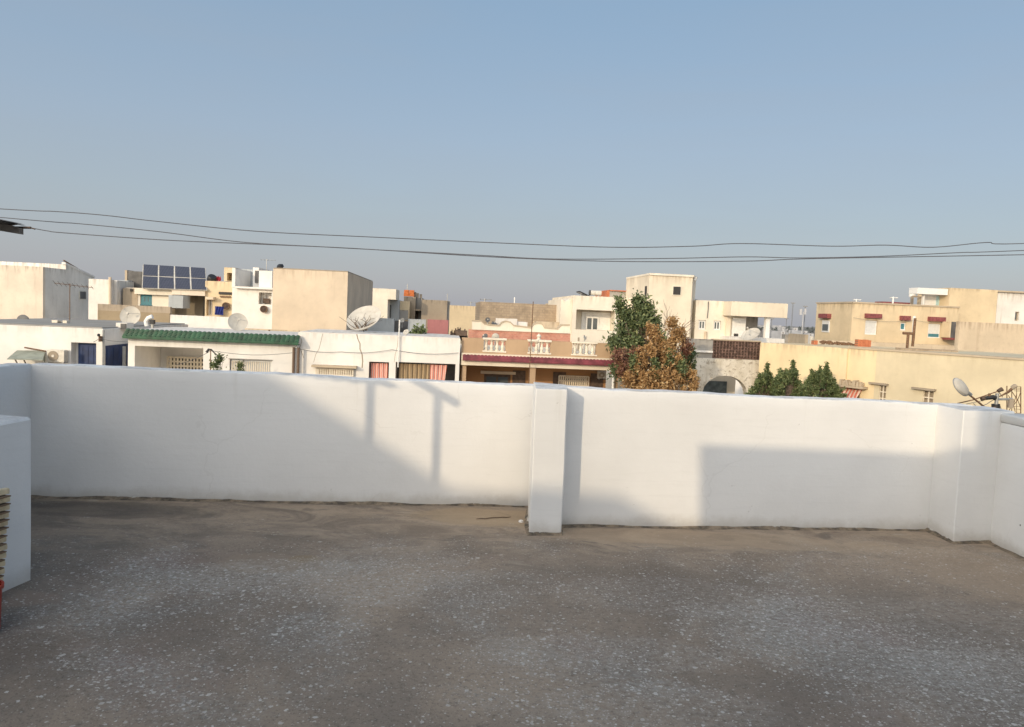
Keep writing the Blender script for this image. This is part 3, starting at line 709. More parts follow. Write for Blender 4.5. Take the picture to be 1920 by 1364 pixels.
def leafobj(t, name, data, mat, parent=None):
    V, F, A = data; me = bpy.data.meshes.new(name); bu, bv, bz = t.base
    me.from_pydata([(p.x-bu, p.y-bv, p.z-bz) for p in V], [], F); me.materials.append(mat)
    ca = me.color_attributes.new('leaf_tone', 'FLOAT_COLOR', 'CORNER'); buf = []
    for a in A: buf += [a[0], a[1], 0, 1]*4
    ca.data.foreach_set('color', buf); me.update()
    o = bpy.data.objects.new(name, me); COL.objects.link(o); o.parent = parent or t.o; return o

def plant(fr, name, label, cat, clumps, v, mats, nper, size=.1, spread=.16, trunk=None, seed=1, group=None, zb=ZG, depth=.8):
    """clumps: (px,py,rx_px,ry_px,dv,matindex)"""
    rng = random.Random(seed); cs = {}
    for (px, py, rx, ry, dv, mi) in clumps:
        u, z = fr.pix(px, py, v+dv); k = fr.w(u, v+dv, z).y/FPX
        cs.setdefault(mi, []).append((Vector((u, v+dv, z)), Vector((rx*k, min(rx, ry)*k*depth, ry*k))))
    allc = [x for l in cs.values() for x in l]
    bu = sum(c.x for c, r in allc)/len(allc); t = T(fr, name, label, cat, (bu, v, zb), group)
    rad = trunk or .1; tr = MB(); zmid = min(c.z for c, r in allc)
    top = Vector((bu+.1, v, zmid)); tr.tube([(bu, v, zb), (bu+.05, v, zb+(zmid-zb)*.5), top], [rad, rad*.8, rad*.62], 9)
    ot = t.part('trunk', tr, M['bark'], smooth=True)
    lb = MB()
    for c, r in allc:
        m_ = (top+c)*.5+Vector((rng.uniform(-.15, .15), 0, rng.uniform(0, .3))); lb.tube([top-Vector((0, 0, .15)), m_, c, c+Vector((rng.uniform(-.1, .1), 0, r.z*.7))], [rad*.5, rad*.35, rad*.2, rad*.06], 6)
    t.part('limbs', lb, M['bark'], smooth=True)
    for mi, l in cs.items():
        dat = ([], [], []); 
        for c, r in l:
            vol = max(.15, (r.x*r.z))**.75; leaves(dat, [(c, r)], int(nper*vol), spread, size, rng)
        leafobj(t, 'crown', dat, M[mats[mi]])
    return t

# ================================================================== STREET ROW
# --- white house with blue doors
v = 30; u0 = G.pix(-140, 640, v)[0]; u1, zt = G.pix(193, 616, v)[0], G.pix(80, 612.5, v)[1]
t = T(G, 'house', 'long white flat roofed house with two blue doors, far left of the street', 'house', ((u0+u1)/2, v, ZG))
a = G.R(133, 643, 180, 800, v); hole = (a[0], a[1], ZG, a[3], .35)
mb = MB().facade(u0, u1, v, 39.5, ZG, zt, [hole]); w1 = t.part('wall', mb, M['white'])
t.part('roof', MB().box(u0+.1, u1-.1, v+.15, 39.3, zt+.003, zt+.05), M['roofgrey'])
a2 = (a[0]+.12, a[1], a[2], a[3])
o = t.part('door', MB().box(a2[0]+.005, a2[1]-.005, v+.29, v+.346, ZG, a[3]-.04), M['blue']); r = MB(); w = a2[1]-a2[0]
for k in range(4): r.box(a2[0]+w*(k+.12)/4, a2[0]+w*(k+.88)/4, v+.275, v+.288, ZG+.3, a[3]-.16)
t.part('door_panel', r, M['blue'], o)
zs = G.pix(215, 647, 31)[1]; o = t.part('door', MB().box(u1+.002, u1+.03, 30.22, 32.5, ZG, zs), M['blue']); r = MB()
for k in range(4): r.box(u1+.031, u1+.04, 30.3+k*.54, 30.3+k*.54+.46, ZG+.3, zs-.1)
t.part('door_panel', r, M['blue'], o)
pg = G.pix(232, 660, 31.0)[0]; t.part('post', MB().box(pg-.05, pg+.05, 31.0, 31.1, ZG, zs-.05), M['metalg'])
px_ = G.pix(194, 650, v)[0]; t.part('drainpipe', MB().tube([(px_+.02, v-.06, ZG), (px_+.02, v-.06, zt-.05)], .045, 8), M['metalg'])
# sheet awning over a window, with its pipe
p = [G.pix(32, 657, 29.95), G.pix(85, 658, 29.95)]; q0 = [G.pix(13, 673, 29.0), G.pix(80, 675, 29.0)]
mb = MB(); top_ = [(p[0][0], 29.95, p[0][1]), (p[1][0], 29.95, p[1][1])]; bot = [(q0[0][0], 29.0, q0[0][1]), (q0[1][0], 29.0, q0[1][1])]
mb.face([bot[0], bot[1], top_[1], top_[0]]); mb.face([(x, y_, z-.03) for x, y_, z in (bot[0], top_[0], top_[1], bot[1])]); mb.face([bot[1], (bot[1][0], 29.0, bot[1][2]-.03), (top_[1][0], 29.95, top_[1][2]-.5), top_[1]])
mb.face([bot[0], (bot[0][0], 29.0, bot[0][2]-.03), (bot[1][0], 29.0, bot[1][2]-.03), bot[1]])
aw = t.part('awning', mb, M['awning'], label='grey green sheet awning')
t.part('pipe', MB().tube([G.w(0, 0, 0)*0+Vector((G.pix(46, 652, 29.8)[0], 29.8, G.pix(46, 652, 29.8)[1])), Vector((G.pix(86, 659, 29.8)[0], 29.8, G.pix(86, 659, 29.8)[1]))], .03, 6), M['rust'], aw)
for x in (28, 44):
    br = MB(); br.tube([(G.pix(x, 674, 29.1)[0], 29.1, G.pix(x, 674, 29.1)[1]), (G.pix(x+4, 684, 29.9)[0], 29.95, G.pix(x+4, 684, 29.9)[1])], .025, 5); t.part('bracket', br, M['wood'], aw)
aircon(G, 88, 657, 120, 679, 29.65, 'air conditioner on the white wall beside the sheet awning')
HW_TOP = zt
# roof furniture of that house
dish(G, 44, 603, 25, 36, (.1, .9, .1), 'dark grey satellite dish turned away, in front of the far left cream block', HW_TOP+.05, mat='dishgrey')
c0_ = G.R(97, 601, 125, 612, 33)
t2 = T(G, 'roof_bench', 'plank bench on two white blocks on the far left roof', 'bench', (c0_[0], 33, HW_TOP+.05)); t2.part('support_block', MB().box(c0_[0], c0_[0]+.22, 33, 33.3, HW_TOP+.05, c0_[3]), M['cream2']); t2.part('support_block', MB().box(c0_[1]-.16, c0_[1], 33, 33.3, HW_TOP+.05, c0_[3]), M['cream2']); t2.part('plank', MB().box(c0_[0]+.23, c0_[1]-.17, 33.02, 33.28, HW_TOP+.1, c0_[3]-.05), M['concrete_l'])
aerial(G, 131, 532, 606, 33.5, 'tall television aerial with long boom above the blue door house', 1.5, (1, .1, -.08), 9, .3, .018, zb=HW_TOP+.05, mat='rust')

# --- green tiled house
v = 29.6; u0 = G.pix(240, 660, v)[0]; u1 = G.pix(556, 660, v)[0]
ze = G.pix(398, 639, v-.3)[1]; zr = G.pix(398, 624.5, v+.05)[1]
t = T(G, 'house', 'white house with a green tiled eave and a shaded porch', 'house', ((u0+u1)/2, v, ZG))
po = G.R(252, 651, 380, 800, v); wi = G.R(430, 675, 509, 730, v)
mb = MB().facade(u0, u1, v, 34.6, ZG, ze-.03, [(po[0], po[1], ZG, po[3], 2.6), (wi[0], wi[1], wi[3]-1.5, wi[3], .18)]); t.part('wall', mb, M['white'])
t.part('upper_slab', MB().box(u0+.02, u1-.02, v+.06, 34.5, ze-.028, zr-.0), M['white2'])
tiles(t, u0-.1, u1+.12, v-.3, ze, v+.05, zr, M['green'], .17, amp=.04)
# louvred shutters
lo = wi; k = t.part('window', MB().box(lo[0]+.02, lo[1]-.02, v+.1, v+.16, lo[3]-1.45, lo[3]-.02), M['shutter']); lv = MB()
for i in range(18):
    x = lo[0]+.06+(lo[1]-lo[0]-.12)*i/18; lv.box(x, x+(lo[1]-lo[0])/18*.45, v+.06, v+.098, lo[3]-1.4, lo[3]-.08)
t.part('louvre', lv, M['cream2'], k)
t.part('sill', MB().box(lo[0]-.03, lo[1]+.03, v-.04, v-.002, lo[3]+.001, lo[3]+.03), M['grey'])
g = G.R(314, 671, 380, 700, v+2.4); ob = t.part('window', MB().box(g[0]+.1, g[1], v+2.5, v+2.58, g[3]-1.3, g[3]-.05), M['dark'])
grille(t, g[0], g[1]+.05, g[3]-1.4, g[3], v+2.42, M['cream'], 11, 8, .035, 'grille', ob)
g = G.R(255, 655, 266, 672, v+2.55); t.part('vent_window', MB().box(g[0], g[1], v+2.53, v+2.59, g[2], g[3]), M['darkgrey'])
for x in (550.5, 559.5):
    xu = G.pix(x, 668, v-.08)[0]; t.part('drainpipe', MB().tube([(xu, v-.08, ZG), (xu, v-.08, ze-.15)], .05, 8), M['pipebrown'])
GT = zr
dish(G, 244, 592, 36, 34, (.06, -.95, .3), 'round white satellite dish facing the viewer, before the tan concrete wall', GT-.1)
dish(G, 446, 604, 35, 33, (.35, -.8, .35), 'white satellite dish tilted up to the right, before the white wall with round fan', GT-.1)
# hooded vent, dark box
cu = MB(); pp = [G.pix(*q_, 33.5) for q_ in ((276, 612), (274, 603), (278, 597), (286, 594))]; cu.tube([(x, 33.5, z) for x, z in pp], .1, 9)
t2 = T(G, 'roof_vent', 'bent white vent pipe with a dark box on the green tiled house', 'vent', (pp[0][0], 33.5, GT-.1)); t2.part('pipe', cu, M['whitepaint'], smooth=True)
bx = G.R(280, 600, 288, 608, 33.4); t2.part('box', MB().box(bx[0], bx[1], 33.4, 33.6, bx[2], bx[3]), M['black']); t2.part('stand', MB().box((bx[0]+bx[1])/2-.04, (bx[0]+bx[1])/2+.04, 33.45, 33.55, GT-.1, bx[2]), M['metalg'])
bx = G.R(226, 606, 237, 619, 31.5); t2 = T(G, 'roof_box', 'small white box with a dark front where the two left roofs meet', 'box', (bx[0], 31.5, bx[2])); t2.part('casing', MB().box(bx[0]-.2, bx[1], 31.55, 32.2, bx[2], bx[3]), M['white2']); t2.part('front', MB().box(bx[0], bx[1]-.02, 31.5, 31.547, bx[2]+.02, bx[3]-.03), M['darkgrey'])
# things in front of it
u, z = G.pix(395, 660, 28.4); t2 = T(G, 'tv_aerial', 'low aerial on a pole in front of the green tiled house', 'aerial', (u, 28.4, ZG), 'television aerials on the roofs')
t2.part('mast', MB().tube([(u, 28.4, ZG), (u, 28.4, z+.1)], .02, 6), M['rust']); bb = MB(); pts = [(387, 661), (391, 656), (396, 656), (403, 663), (410, 668)]; bb.tube([(G.pix(x, y_, 28.4)[0], 28.4, G.pix(x, y_, 28.4)[1]) for x, y_ in pts], [.05, .05, .03, .02, .015], 6); t2.part('boom', bb, M['black'])
plant(G, 'potted_plant', 'small green shrub before the white wall, right of the porch', 'plant', [(408, 678, 9, 7, 0, 0), (411, 672, 4, 6, 0, 0), (403, 684, 6, 8, 0, 0), (408, 695, 8, 10, 0, 0)], 27.5, ['leaf2'], 130, .045, .06, .02, 5)
plant(G, 'potted_plant', 'small green shoot in front of the louvred window', 'plant', [(450, 683, 4, 6, 0, 0), (450, 692, 5, 8, 0, 0)], 27.5, ['leaf2'], 120, .04, .05, .02, 6)

# --- plain white house with curtains
v = 29.8; u0 = G.pix(558, 670, v)[0]; u1 = G.pix(862, 670, v)[0]; zt = G.pix(712, 630, v)[1]
t = T(G, 'house', 'cracked white house with red and beige curtains in open bays', 'house', ((u0+u1)/2, v, ZG))
h1 = G.R(690, 679, 727.5, 800, v); h2 = G.R(740, 681, 852, 800, v)
mb = MB().facade(u0, u1, v, 34.2, ZG, zt, [(h1[0], h1[1], ZG, h1[3], .6), (h2[0], h2[1], ZG, h2[3], 1.2)])
def crack(pts, w):
    P_ = [G.pix(x, y_, v) for x, y_ in pts]
    for i in range(len(P_)-1):
        a, b_ = P_[i], P_[i+1]; mb.face([(a[0]-w, v-.004, a[1]), (a[0]+w, v-.004, a[1]), (b_[0]+w, v-.004, b_[1]), (b_[0]-w, v-.004, b_[1])], 1)
random.seed(2)
crack([(669, 627), (671, 636), (675, 645), (675, 655), (679, 665), (680, 678), (679, 690)], .022)
crack([(605, 626), (602, 640), (598, 655), (592, 665), (588, 680)], .008); crack([(747, 632), (745, 650), (741, 665), (739, 680)], .007); crack([(563, 630), (566, 640), (562, 652), (570, 672)], .01)
w3 = t.part('wall', mb, [M['white'], M['concrete']])
t.part('roof_edge', MB().box(u0+.02, u1-.02, v+.02, 34.1, zt+.003, zt+.035), M['white2'])
o = t.part('door_recess', MB().box(h1[0]+.01, h1[1]-.01, v+.5, v+.59, ZG, h1[3]-.01), M['dark'])
curtain(t, h1[0]+.06, h1[1]-.06, h1[3]-2.2, h1[3]-.06, v+.22, M['curt_red'])
w_ = h2[1]-h2[0]
curtain(t, h2[0]+w_*.05, h2[0]+w_*.57, h2[3]-2.2, h2[3]-.07, v+.25, M['curt_bei'])
curtain(t, h2[0]+w_*.575, h2[0]+w_*.86, h2[3]-2.2, h2[3]-.07, v+.24, M['curt_red'], .35)
t.part('back_wall', MB().box(h2[0]+.01, h2[1]-.01, v+1.05, v+1.19, ZG, h2[3]-.01), M['darkgrey'])
lg = G.R(584, 687, 668, 690, v-.3); t.part('ledge', MB().box(lg[0], lg[1], v-.35, v-.002, lg[2], lg[3]+.02), M['concrete_l'])
ob = t.part('window', MB().box(lg[0]+.2, lg[1]-.2, v-.03, v-.003, lg[2]-1.2, lg[2]-.1), M['cream']); grille(t, lg[0]+.15, lg[1]-.15, lg[2]-1.3, lg[2]-.06, v-.1, M['cream2'], 16, 5, .025, 'grille', ob)
CT = zt
td = dish(G, 682, 596, 66, 32.5, (-.28, -.62, .72), 'very large weathered satellite dish with a dry creeper on it, at the beige block corner', CT, .2, feed=False)
rng = random.Random(4); vn = MB(); cu_, cz_ = G.pix(682, 600, 32.2); 
for k in range(16):
    p0 = Vector((cu_+rng.uniform(-.15, .15), 32.1, cz_-.45)); pts = [p0]
    for s in range(5): pts.append(pts[-1]+Vector((rng.uniform(-.13, .13)+(k-8)*.018, rng.uniform(.0, .05), rng.uniform(.05, .17))))
    vn.tube(pts, [.022, .02, .016, .012, .01, .008], 4)
solo(G, 'dry_creeper', 'dry leafless creeper climbing over the very large satellite dish', 'plant', (cu_, 32.1, CT), vn, M['bark'])
pu, pz = G.pix(749, 600, 29.6); solo(G, 'roof_pole', 'thin white pole on the cracked white house', 'pole', (pu, 29.7, CT-1.2), MB().tube([(pu, 29.7, CT-1.2), (pu, 29.7, pz)], .026, 8), M['whitepaint'])
dish(G, 761, 623, 12, 31, (-.4, -.6, .5), 'tiny white satellite dish right of the thin white pole', CT)
plant(G, 'potted_plant', 'dull green roof plant before the pale blue grey walls', 'plant', [(781, 622, 6, 5, 0, 0), (791, 622, 6, 6, .3, 0), (786, 627, 9, 4, 0, 0)], 33, ['leaf2'], 260, .07, .1, .03, 8, zb=CT)
# low clutter wall along its back
bx = G.R(700, 622, 760, 632, 33.6); solo(G, 'roof_parapet', 'low grey kerb wall behind the very large dish', 'wall', (bx[0], 33.6, CT), MB().box(bx[0]-1.2, bx[1]+.4, 33.6, 33.8, CT, bx[3]-.1), M['concrete_l'])

# --- tan house with balusters
v = 30.0; u0 = G.pix(865, 660, v)[0]; u1 = G.pix(1158.5, 660, v)[0]; X = 1010
zl = lambda y, vv: G.pix(X, y, vv)[1]
zp1, zp0 = zl(639, v), zl(667, v)
t = T(G, 'house', 'tan house with a balustraded roof terrace and a maroon tile band', 'house', ((u0+u1)/2, v, ZG))
ops = []
for (x1, x2, y1, y2) in ((907, 948, 636, 656), (991, 1032, 640, 661), (1073, 1118, 645, 666)):
    a = G.R(x1, y1, x2, y2, v); ops.append((a[0], a[1], zp0+.12, zp1-.06))
mb = MB().facade(u0, u1, v, v+.22, zp0, zp1, ops, True); par = t.part('parapet', mb, M['tan'])
def baluster_prof(h): return [(.001, 0), (.085, 0), (.085, h*.08), (.045, h*.12), (.07, h*.3), (.075, h*.42), (.045, h*.62), (.04, h*.8), (.06, h*.86), (.085, h*.92), (.085, h), (.001, h)]
for a in ops:
    n = 4
    for i in range(n):
        x = a[0]+(a[1]-a[0])*(i+.5)/n; t.part('baluster', MB().lathe((x, v+.11, a[2]), baluster_prof(a[3]-a[2]), 12), M['cream2'], par, True)
    t.part('top_rail', MB().box(a[0]-.04, a[1]+.04, v-.03, v+.25, a[3]+.012, a[3]+.09), M['cream2'], par)
    t.part('bottom_rail', MB().box(a[0]-.04, a[1]+.04, v-.03, v+.25, a[2]-.06, a[2]-.002), M['cream2'], par)
zle, zti, zbe, zbb = zl(667, v), zl(670, v-.1), zl(679.5, v-.35), zl(690, v-.1)
t.part('roof_slab', MB().box(u0, u1, v-.08, 38, zle-.1, zle-.003), M['cream'])
tiles(t, u0+.06, u1-.06, v-.3, zbe+.0, v-.085, zti-.04, M['maroon'], .14, amp=.03)
t.part('beam', MB().box(u0, u1, v-.1, v+.3, zbb, zle-.104), M['cream'])
for (x1, x2) in ((865, 873), (992.5, 1003), (1150, 1158)):
    a = G.R(x1, 690, x2, 760, v); t.part('column', MB().box(a[0], a[1], v+.0, v+.29, ZG, zbb-.002), M['tan'])
vb = v+2.0
win = G.R(906, 702, 956, 780, vb); gr_ = G.R(1049, 707, 1100, 760, vb)
mb = MB().facade(u0, u1, vb, 38, ZG, zle-.106, [(win[0], win[1], win[3]-1.5, win[3], .15), (gr_[0], gr_[1], gr_[3]-1.4, gr_[3], .15)]); t.part('wall', mb, M['orange'])
for uu in (u0, u1-.15): t.part('side_wall', MB().box(uu+.003, uu+.147, v+.3, vb-.002, ZG, zbb-.05) if uu == u0 else MB().box(uu+.003, uu+.147, v+.3, vb-.002, ZG, zbb-1.2), M['orange'])
window(t, win[0]+.02, win[1]-.02, win[3]-1.45, win[3]-.03, vb+.12, M['wood'], M['glass'], 2, .09)
s_ = G.R(903, 699, 968, 702, vb); t.part('window_surround', MB().box(win[0]-.15, win[1]+.2, vb-.1, vb-.003, win[3]+.01, win[3]+.13), M['beige'])
ob = window(t, gr_[0]+.02, gr_[1]-.02, gr_[3]-1.35, gr_[3]-.03, vb+.12, M['cream2'], M['glass'], 2, .06); grille(t, gr_[0]-.05, gr_[1]+.05, gr_[3]-1.4, gr_[3]+.03, vb-.05, M['cream'], 14, 7, .028, 'grille', ob)
for x in (961, 1037, 1107):
    a = G.pix(x, 705, vb)[0]; t.part('door', MB().box(a-.0, a+.55, vb-.04, vb-.003, ZG, zbb-.3), M['wood'])
aircon(G, 1122, 697, 1136, 710, vb-.4, 'cream air conditioner under the porch of the tan house', .3)
solo(G, 'white_pipe', 'white downpipe at the right corner of the tan house', 'pipe', (G.pix(1151, 715, v-.2)[0], v-.15, ZG), MB().tube([(G.pix(1151, 715, v-.2)[0], v-.15, ZG), (G.pix(1151, 700, v-.2)[0], v-.15, zbb-.01)], .05, 8), M['whitepaint'])
pu, pz = G.pix(998, 566, v-.15); pb = G.pix(990, 690, v-.15)
solo(G, 'aerial_pole', 'tall thin rusty pole rising in front of the tan house balusters', 'pole', (pu, v-.5, ZG), MB().tube([(pb[0], v-.5, ZG), (pu, v-.5, pz)], .017, 6), M['rust'])
dish(G, 909, 631, 12, 33, (-.5, -.5, .4), 'small grey satellite dish left of the leftmost baluster group', zle, mat='dishgrey')
dish(G, 929, 632, 14, 33.2, (.0, .9, .3), 'small pale satellite dish above the leftmost baluster group', zle)
dish(G, 1097, 633, 9, 33, (.6, -.5, .4), 'small white satellite dish above the rightmost baluster group', zle)
bx = G.R(1008, 626, 1013, 640, 31.5); t2 = T(G, 'chimney', 'cream turned chimney post behind the middle baluster group', 'chimney', ((bx[0]+bx[1])/2, 31.5, zle)); t2.part('shaft', MB().lathe(((bx[0]+bx[1])/2, 31.5, zle), [(.001, 0), (.08, 0), (.06, .5), (.12, bx[3]-zle-.28), (.06, bx[3]-zle-.2), (.1, bx[3]-zle-.1), (.02, bx[3]-zle)], 12), M['cream2'], smooth=True)

# --- arch wall with lattice
v = 31.5; u0 = G.pix(1302, 680, v)[0]; u1 = G.pix(1425, 680, v)[0]; um = G.pix(1337, 655, v)[0]
zA, zB, zC = G.pix(1380, 639, v)[1], G.pix(1380, 674, v)[1], G.pix(1320, 659, v)[1]
t = T(G, 'arched_wall', 'peeling whitewashed wall with an arch under a dark lattice panel', 'wall', ((u0+u1)/2, v, ZG))
ac, az = G.pix(1361, 705, v); aw = (G.pix(1404, 725, v)[0]-G.pix(1318, 725, v)[0])/2; spr = az-.85
mb = MB(); n = 24; us = [ac-aw+2*aw*i/n for i in range(n+1)]; arc = [spr+(az-spr)*math.sqrt(max(0, 1-((x-ac)/aw)**2)) for x in us]
for i in range(n):
    for (va) in (v,): mb.face([(us[i], va, arc[i]), (us[i+1], va, arc[i+1]), (us[i+1], va, zB), (us[i], va, zB)])
    mb.face([(us[i], v, arc[i]), (us[i], v+.45, arc[i]), (us[i+1], v+.45, arc[i+1]), (us[i+1], v, arc[i+1])])
mb.box(u0-.5, ac-aw, v, v+.45, ZG, zB); mb.box(ac+aw, u1, v, v+.45, ZG, zB); mb.face([(u0-.5, v, zB), (u1, v, zB), (u1, v+.45, zB), (u0-.5, v+.45, zB)])
t.part('wall', mb, M['weathered'])
t.part('block_panel', MB().box(u0-.5, um, v+.05, v+.3, zB+.002, zA), M['grey']); t.part('ledge', MB().box(u0-.5, um-.02, v-.06, v+.049, zC-.05, zC+.03), M['white'])
pn = t.part('lattice_backing', MB().box(um+.004, u1, v+.12, v+.26, zB+.003, zA-.02), M['wood'])
lat = MB(); rng = random.Random(9)
nu, nz = 15, 6
for i in range(nu+1):
    x = um+.03+(u1-um-.06)*i/nu; lat.box(x-.022, x+.022, v+.03, v+.118, zB+.01, zA-.03)
for j in range(nz+1):
    z = zB+.03+(zA-zB-.07)*j/nz; lat.box(um+.01, u1-.01, v+.04, v+.11, z-.02, z+.02)
t.part('lattice', lat, simple('brown_lattice', (.16, .1, .08), .9, var=.5, scale=9))
t.part('coping', MB().box(um+.004, u1, v-.0, v+.3, zA-.017, zA+.03), M['concrete_l'])
t.part('back_wall', MB().box(ac-aw-.3, ac+aw+.3, v+2.2, v+2.4, ZG, zB-.1), M['cream'])
a = G.R(1318, 715, 1362, 760, v+2.1); t.part('gate', MB().box(a[0]-.3, a[1], v+2.1, v+2.16, ZG, a[3]), simple('blue_grey_gate', (.1, .12, .12), .6, var=.35, scale=5))
# --- yellow house on the right side of the street
P1 = at(1426, 642, 32.0); P2 = at(1578, 652, 29.0); P3 = at(1985, 678, 23.0); zY = (P1.z+P2.z)/2
d1 = (P2-P1); FY = Fr(math.degrees(math.atan2((P3-P2).y, (P3-P2).x)), P2.x, P2.y)
p1 = FY.loc(P1); p3 = FY.loc(P3)
t = T(FY, 'house', 'yellow house with blank walls and a striped red awning, right side of the street', 'house', (0, 0, ZG))
L3 = p3[0]
def yu(x, y, vv=0): return FY.pix(x, y, vv)
hw = [FY.R(1648, 722, 1661, 760, 0), FY.R(1730, 732, 1750, 765, 0), FY.R(1590, 728, 1612, 760, 0)]
mid_u = yu(1642, 690)[0]
mb = MB().facade(mid_u+.002, L3, 0, 9, ZG, zY-.02, [(h[0], h[1], h[3]-1.0, h[3], .2) for h in hw[:2]]); t.part('wall', mb, M['yellow2'], label='greyer yellow stretch of wall')
mb = MB().facade(0.3, mid_u, 0, 9, ZG, zY-.02, [(hw[2][0], hw[2][1], hw[2][3]-1.2, hw[2][3], .2)]); t.part('wall', mb, M['yellow'], label='bright yellow stretch of wall')
t.part('pilaster', MB().box(-.02, .3, -.07, 1.0, ZG, zY-.03), M['yellow'])
mb = MB().prism([(p1[0], p1[1]), (-.02, .0), (-.02, 6), (p1[0], p1[1]+6)], ZG, zY-.015); t.part('wall', mb, M['yellow'])
cp_ = MB(); cp_.box(.3, L3, -.04, .25, zY-.017, zY+.05); t.part('coping', cp_, M['concrete_l'])
for h in hw[:2]:
    o = t.part('vent_window', MB().box(h[0]+.01, h[1]-.01, .14, .19, h[3]-.99, h[3]-.02), M['concrete']); grille(t, h[0], h[1], h[3]-.98, h[3]-.02, .05, M['cream'], 2, 4, .02, 'grille', o)
    t.part('lintel', MB().box(h[0]-.35, h[1]+.08, -.16, -.002, h[3]+.0, h[3]+.06), M['concrete'])
h = hw[2]; a = FY.R(1578, 716, 1626, 727, -.3)
lb = MB(); rng = random.Random(1)
lb.box(h[0]-.35, h[1]+.3, -.35, -.002, h[3]+.02, h[3]+.1); 
for k in range(12): lb.box(h[0]-.2+k*.07, h[0]-.12+k*.07, -.3+rng.uniform(-.03, .05), -.05, h[3]+.103, h[3]+.2+rng.uniform(0, .12))
t.part('ledge', lb, M['concrete_l'])
rows = []
for j in range(5):
    s = j/4; rows.append([(h[0]-.1-.25*s+(h[1]-h[0]+.2+.1*s)*i/24, -.05-.55*s, h[3]-.02-.75*s+.02*math.sin(i)) for i in range(25)])
am = MB(); am.grid(rows); t.part('awning', am, M['awn_red'], label='red and white striped cloth awning')
# roof litter on the yellow house
rng = random.Random(12); lit = MB(); c1 = yu(1540, 643, 3.0)
def yl(x, y, Y): return FY.loc(at(x, y, Y))
for k in range(14):
    x = 1536+rng.uniform(0, 62); p = [yl(x+i*5+rng.uniform(-3, 3), 643+(x-1536)*.07+rng.uniform(-3.5, 3.5), 33.5) for i in range(5)]; lit.tube(p, rng.uniform(.02, .05), 5)
solo(FY, 'scrap_heap', 'tangle of old pipes and wire on the yellow house roof', 'scrap', yl(1565, 650, 33.5), lit, M['rust'])
for (x1, y1, x2, y2, lab) in ((1606, 638, 1632, 647, 'row of red hollow bricks on the yellow house roof'), (1524, 639, 1532, 646, 'small red brick pile at the left end of the yellow house roof')):
    bxm = MB(); a = yl(x1, y2, 32.5); b_ = yl(x2, y1, 32.5); n = max(2, int((x2-x1)/5))
    S = Fr(0); A_, B_ = at(x1, y2+3, 32.5), at(x2, y1, 32.5)
    for k in range(n): bxm.box(A_.x+(B_.x-A_.x)*k/n, A_.x+(B_.x-A_.x)*(k+.94)/n, 32.4, 32.7, A_.z-.1, B_.z+.02*math.sin(k*3))
    solo(S, 'brick_stack', lab, 'bricks', (A_.x, 32.5, A_.z-.1), bxm, M['redbrick'])
A_, B_ = at(1688, 662, 30), at(1797, 656, 30); solo(Fr(0), 'roof_parapet', 'low grey block kerb along the back of the yellow house roof', 'wall', (A_.x, 30, zY-.1), MB().box(A_.x, B_.x, 30, 30.4, zY-.1, (A_.z+B_.z)/2+.08), M['greybrick'])
pp = MB(); f_ = lambda x, y: at(x, y, 30.5)
t2 = T(Fr(0), 'pipe_stand', 'rusty pipe stand on the yellow house roof before the beige house', 'pipe stand', tuple(f_(1706, 662)))
for (pts, m_, nm) in (([(1716, 597), (1711, 650)], 'rust', 'upright'), ([(1693, 625), (1714, 626)], 'rust', 'crossbar'), ([(1703, 626), (1700, 662)], 'rust', 'upright'), ([(1717, 593), (1714, 640)], 'whitepaint', 'white_pipe')):
    t2.part(nm, MB().tube([f_(*q_) + Vector((0, .1 if m_ == 'whitepaint' else 0, 0)) for q_ in pts], .055, 8), M[m_])

# lamp and aerial just over the right wall
def lampthing():
    Y = 12.5; S = Fr(0); A = at(1858, 767, Y); foot = at(1866, 800, Y)
    t = T(S, 'street_lamp', 'white oval lamp head on a slanted rusty arm over the right wall', 'street lamp', (foot.x, Y, ZG))
    t.part('pole', MB().tube([(foot.x, Y, ZG), (foot.x, Y, at(1866, 766, Y).z)], .045, 10), M['rust'], smooth=True)
    a, b_ = at(1813, 737, Y-.15), at(1850, 767, Y)
    t.part('arm', MB().tube([a, b_, at(1866, 765, Y)], .016, 8), M['rust'], smooth=True)
    c = at(1802, 726, Y-.2); e = at(1816, 737.5, Y-.15); dr = (e-c).normalized(); hd = MB(); up = Vector((-.25, -.75, .6)); up = (up-dr*up.dot(dr)).normalized(); sd = dr.cross(up)
    L = (e-c).length; rows = []
    for i in range(13):
        s = -1+2*i/12; w = L*.62*math.sqrt(max(.02, 1-s*s))*(1-.12*s); rows.append([c+dr*s*L+sd*w*math.cos(k*.5236)+up*(.055*math.sqrt(max(.02, 1-s*s))*max(-.35, math.sin(k*.5236))) for k in range(12)])
    hd.grid(rows, 0, True); h_ = t.part('lamp_head', hd, M['dish'], smooth=True)
    rim = MB(); rim.tube([c+dr*L*1.01*math.cos(k*.2618)+sd*L*.635*math.sin(k*.2618)-up*.004 for k in range(25)], .009, 6); t.part('rim', rim, M['metalg'], h_)
    t.part('socket', MB().tube([e-dr*.02, e+dr*.06], .03, 8), M['metalg'], h_)
lampthing()
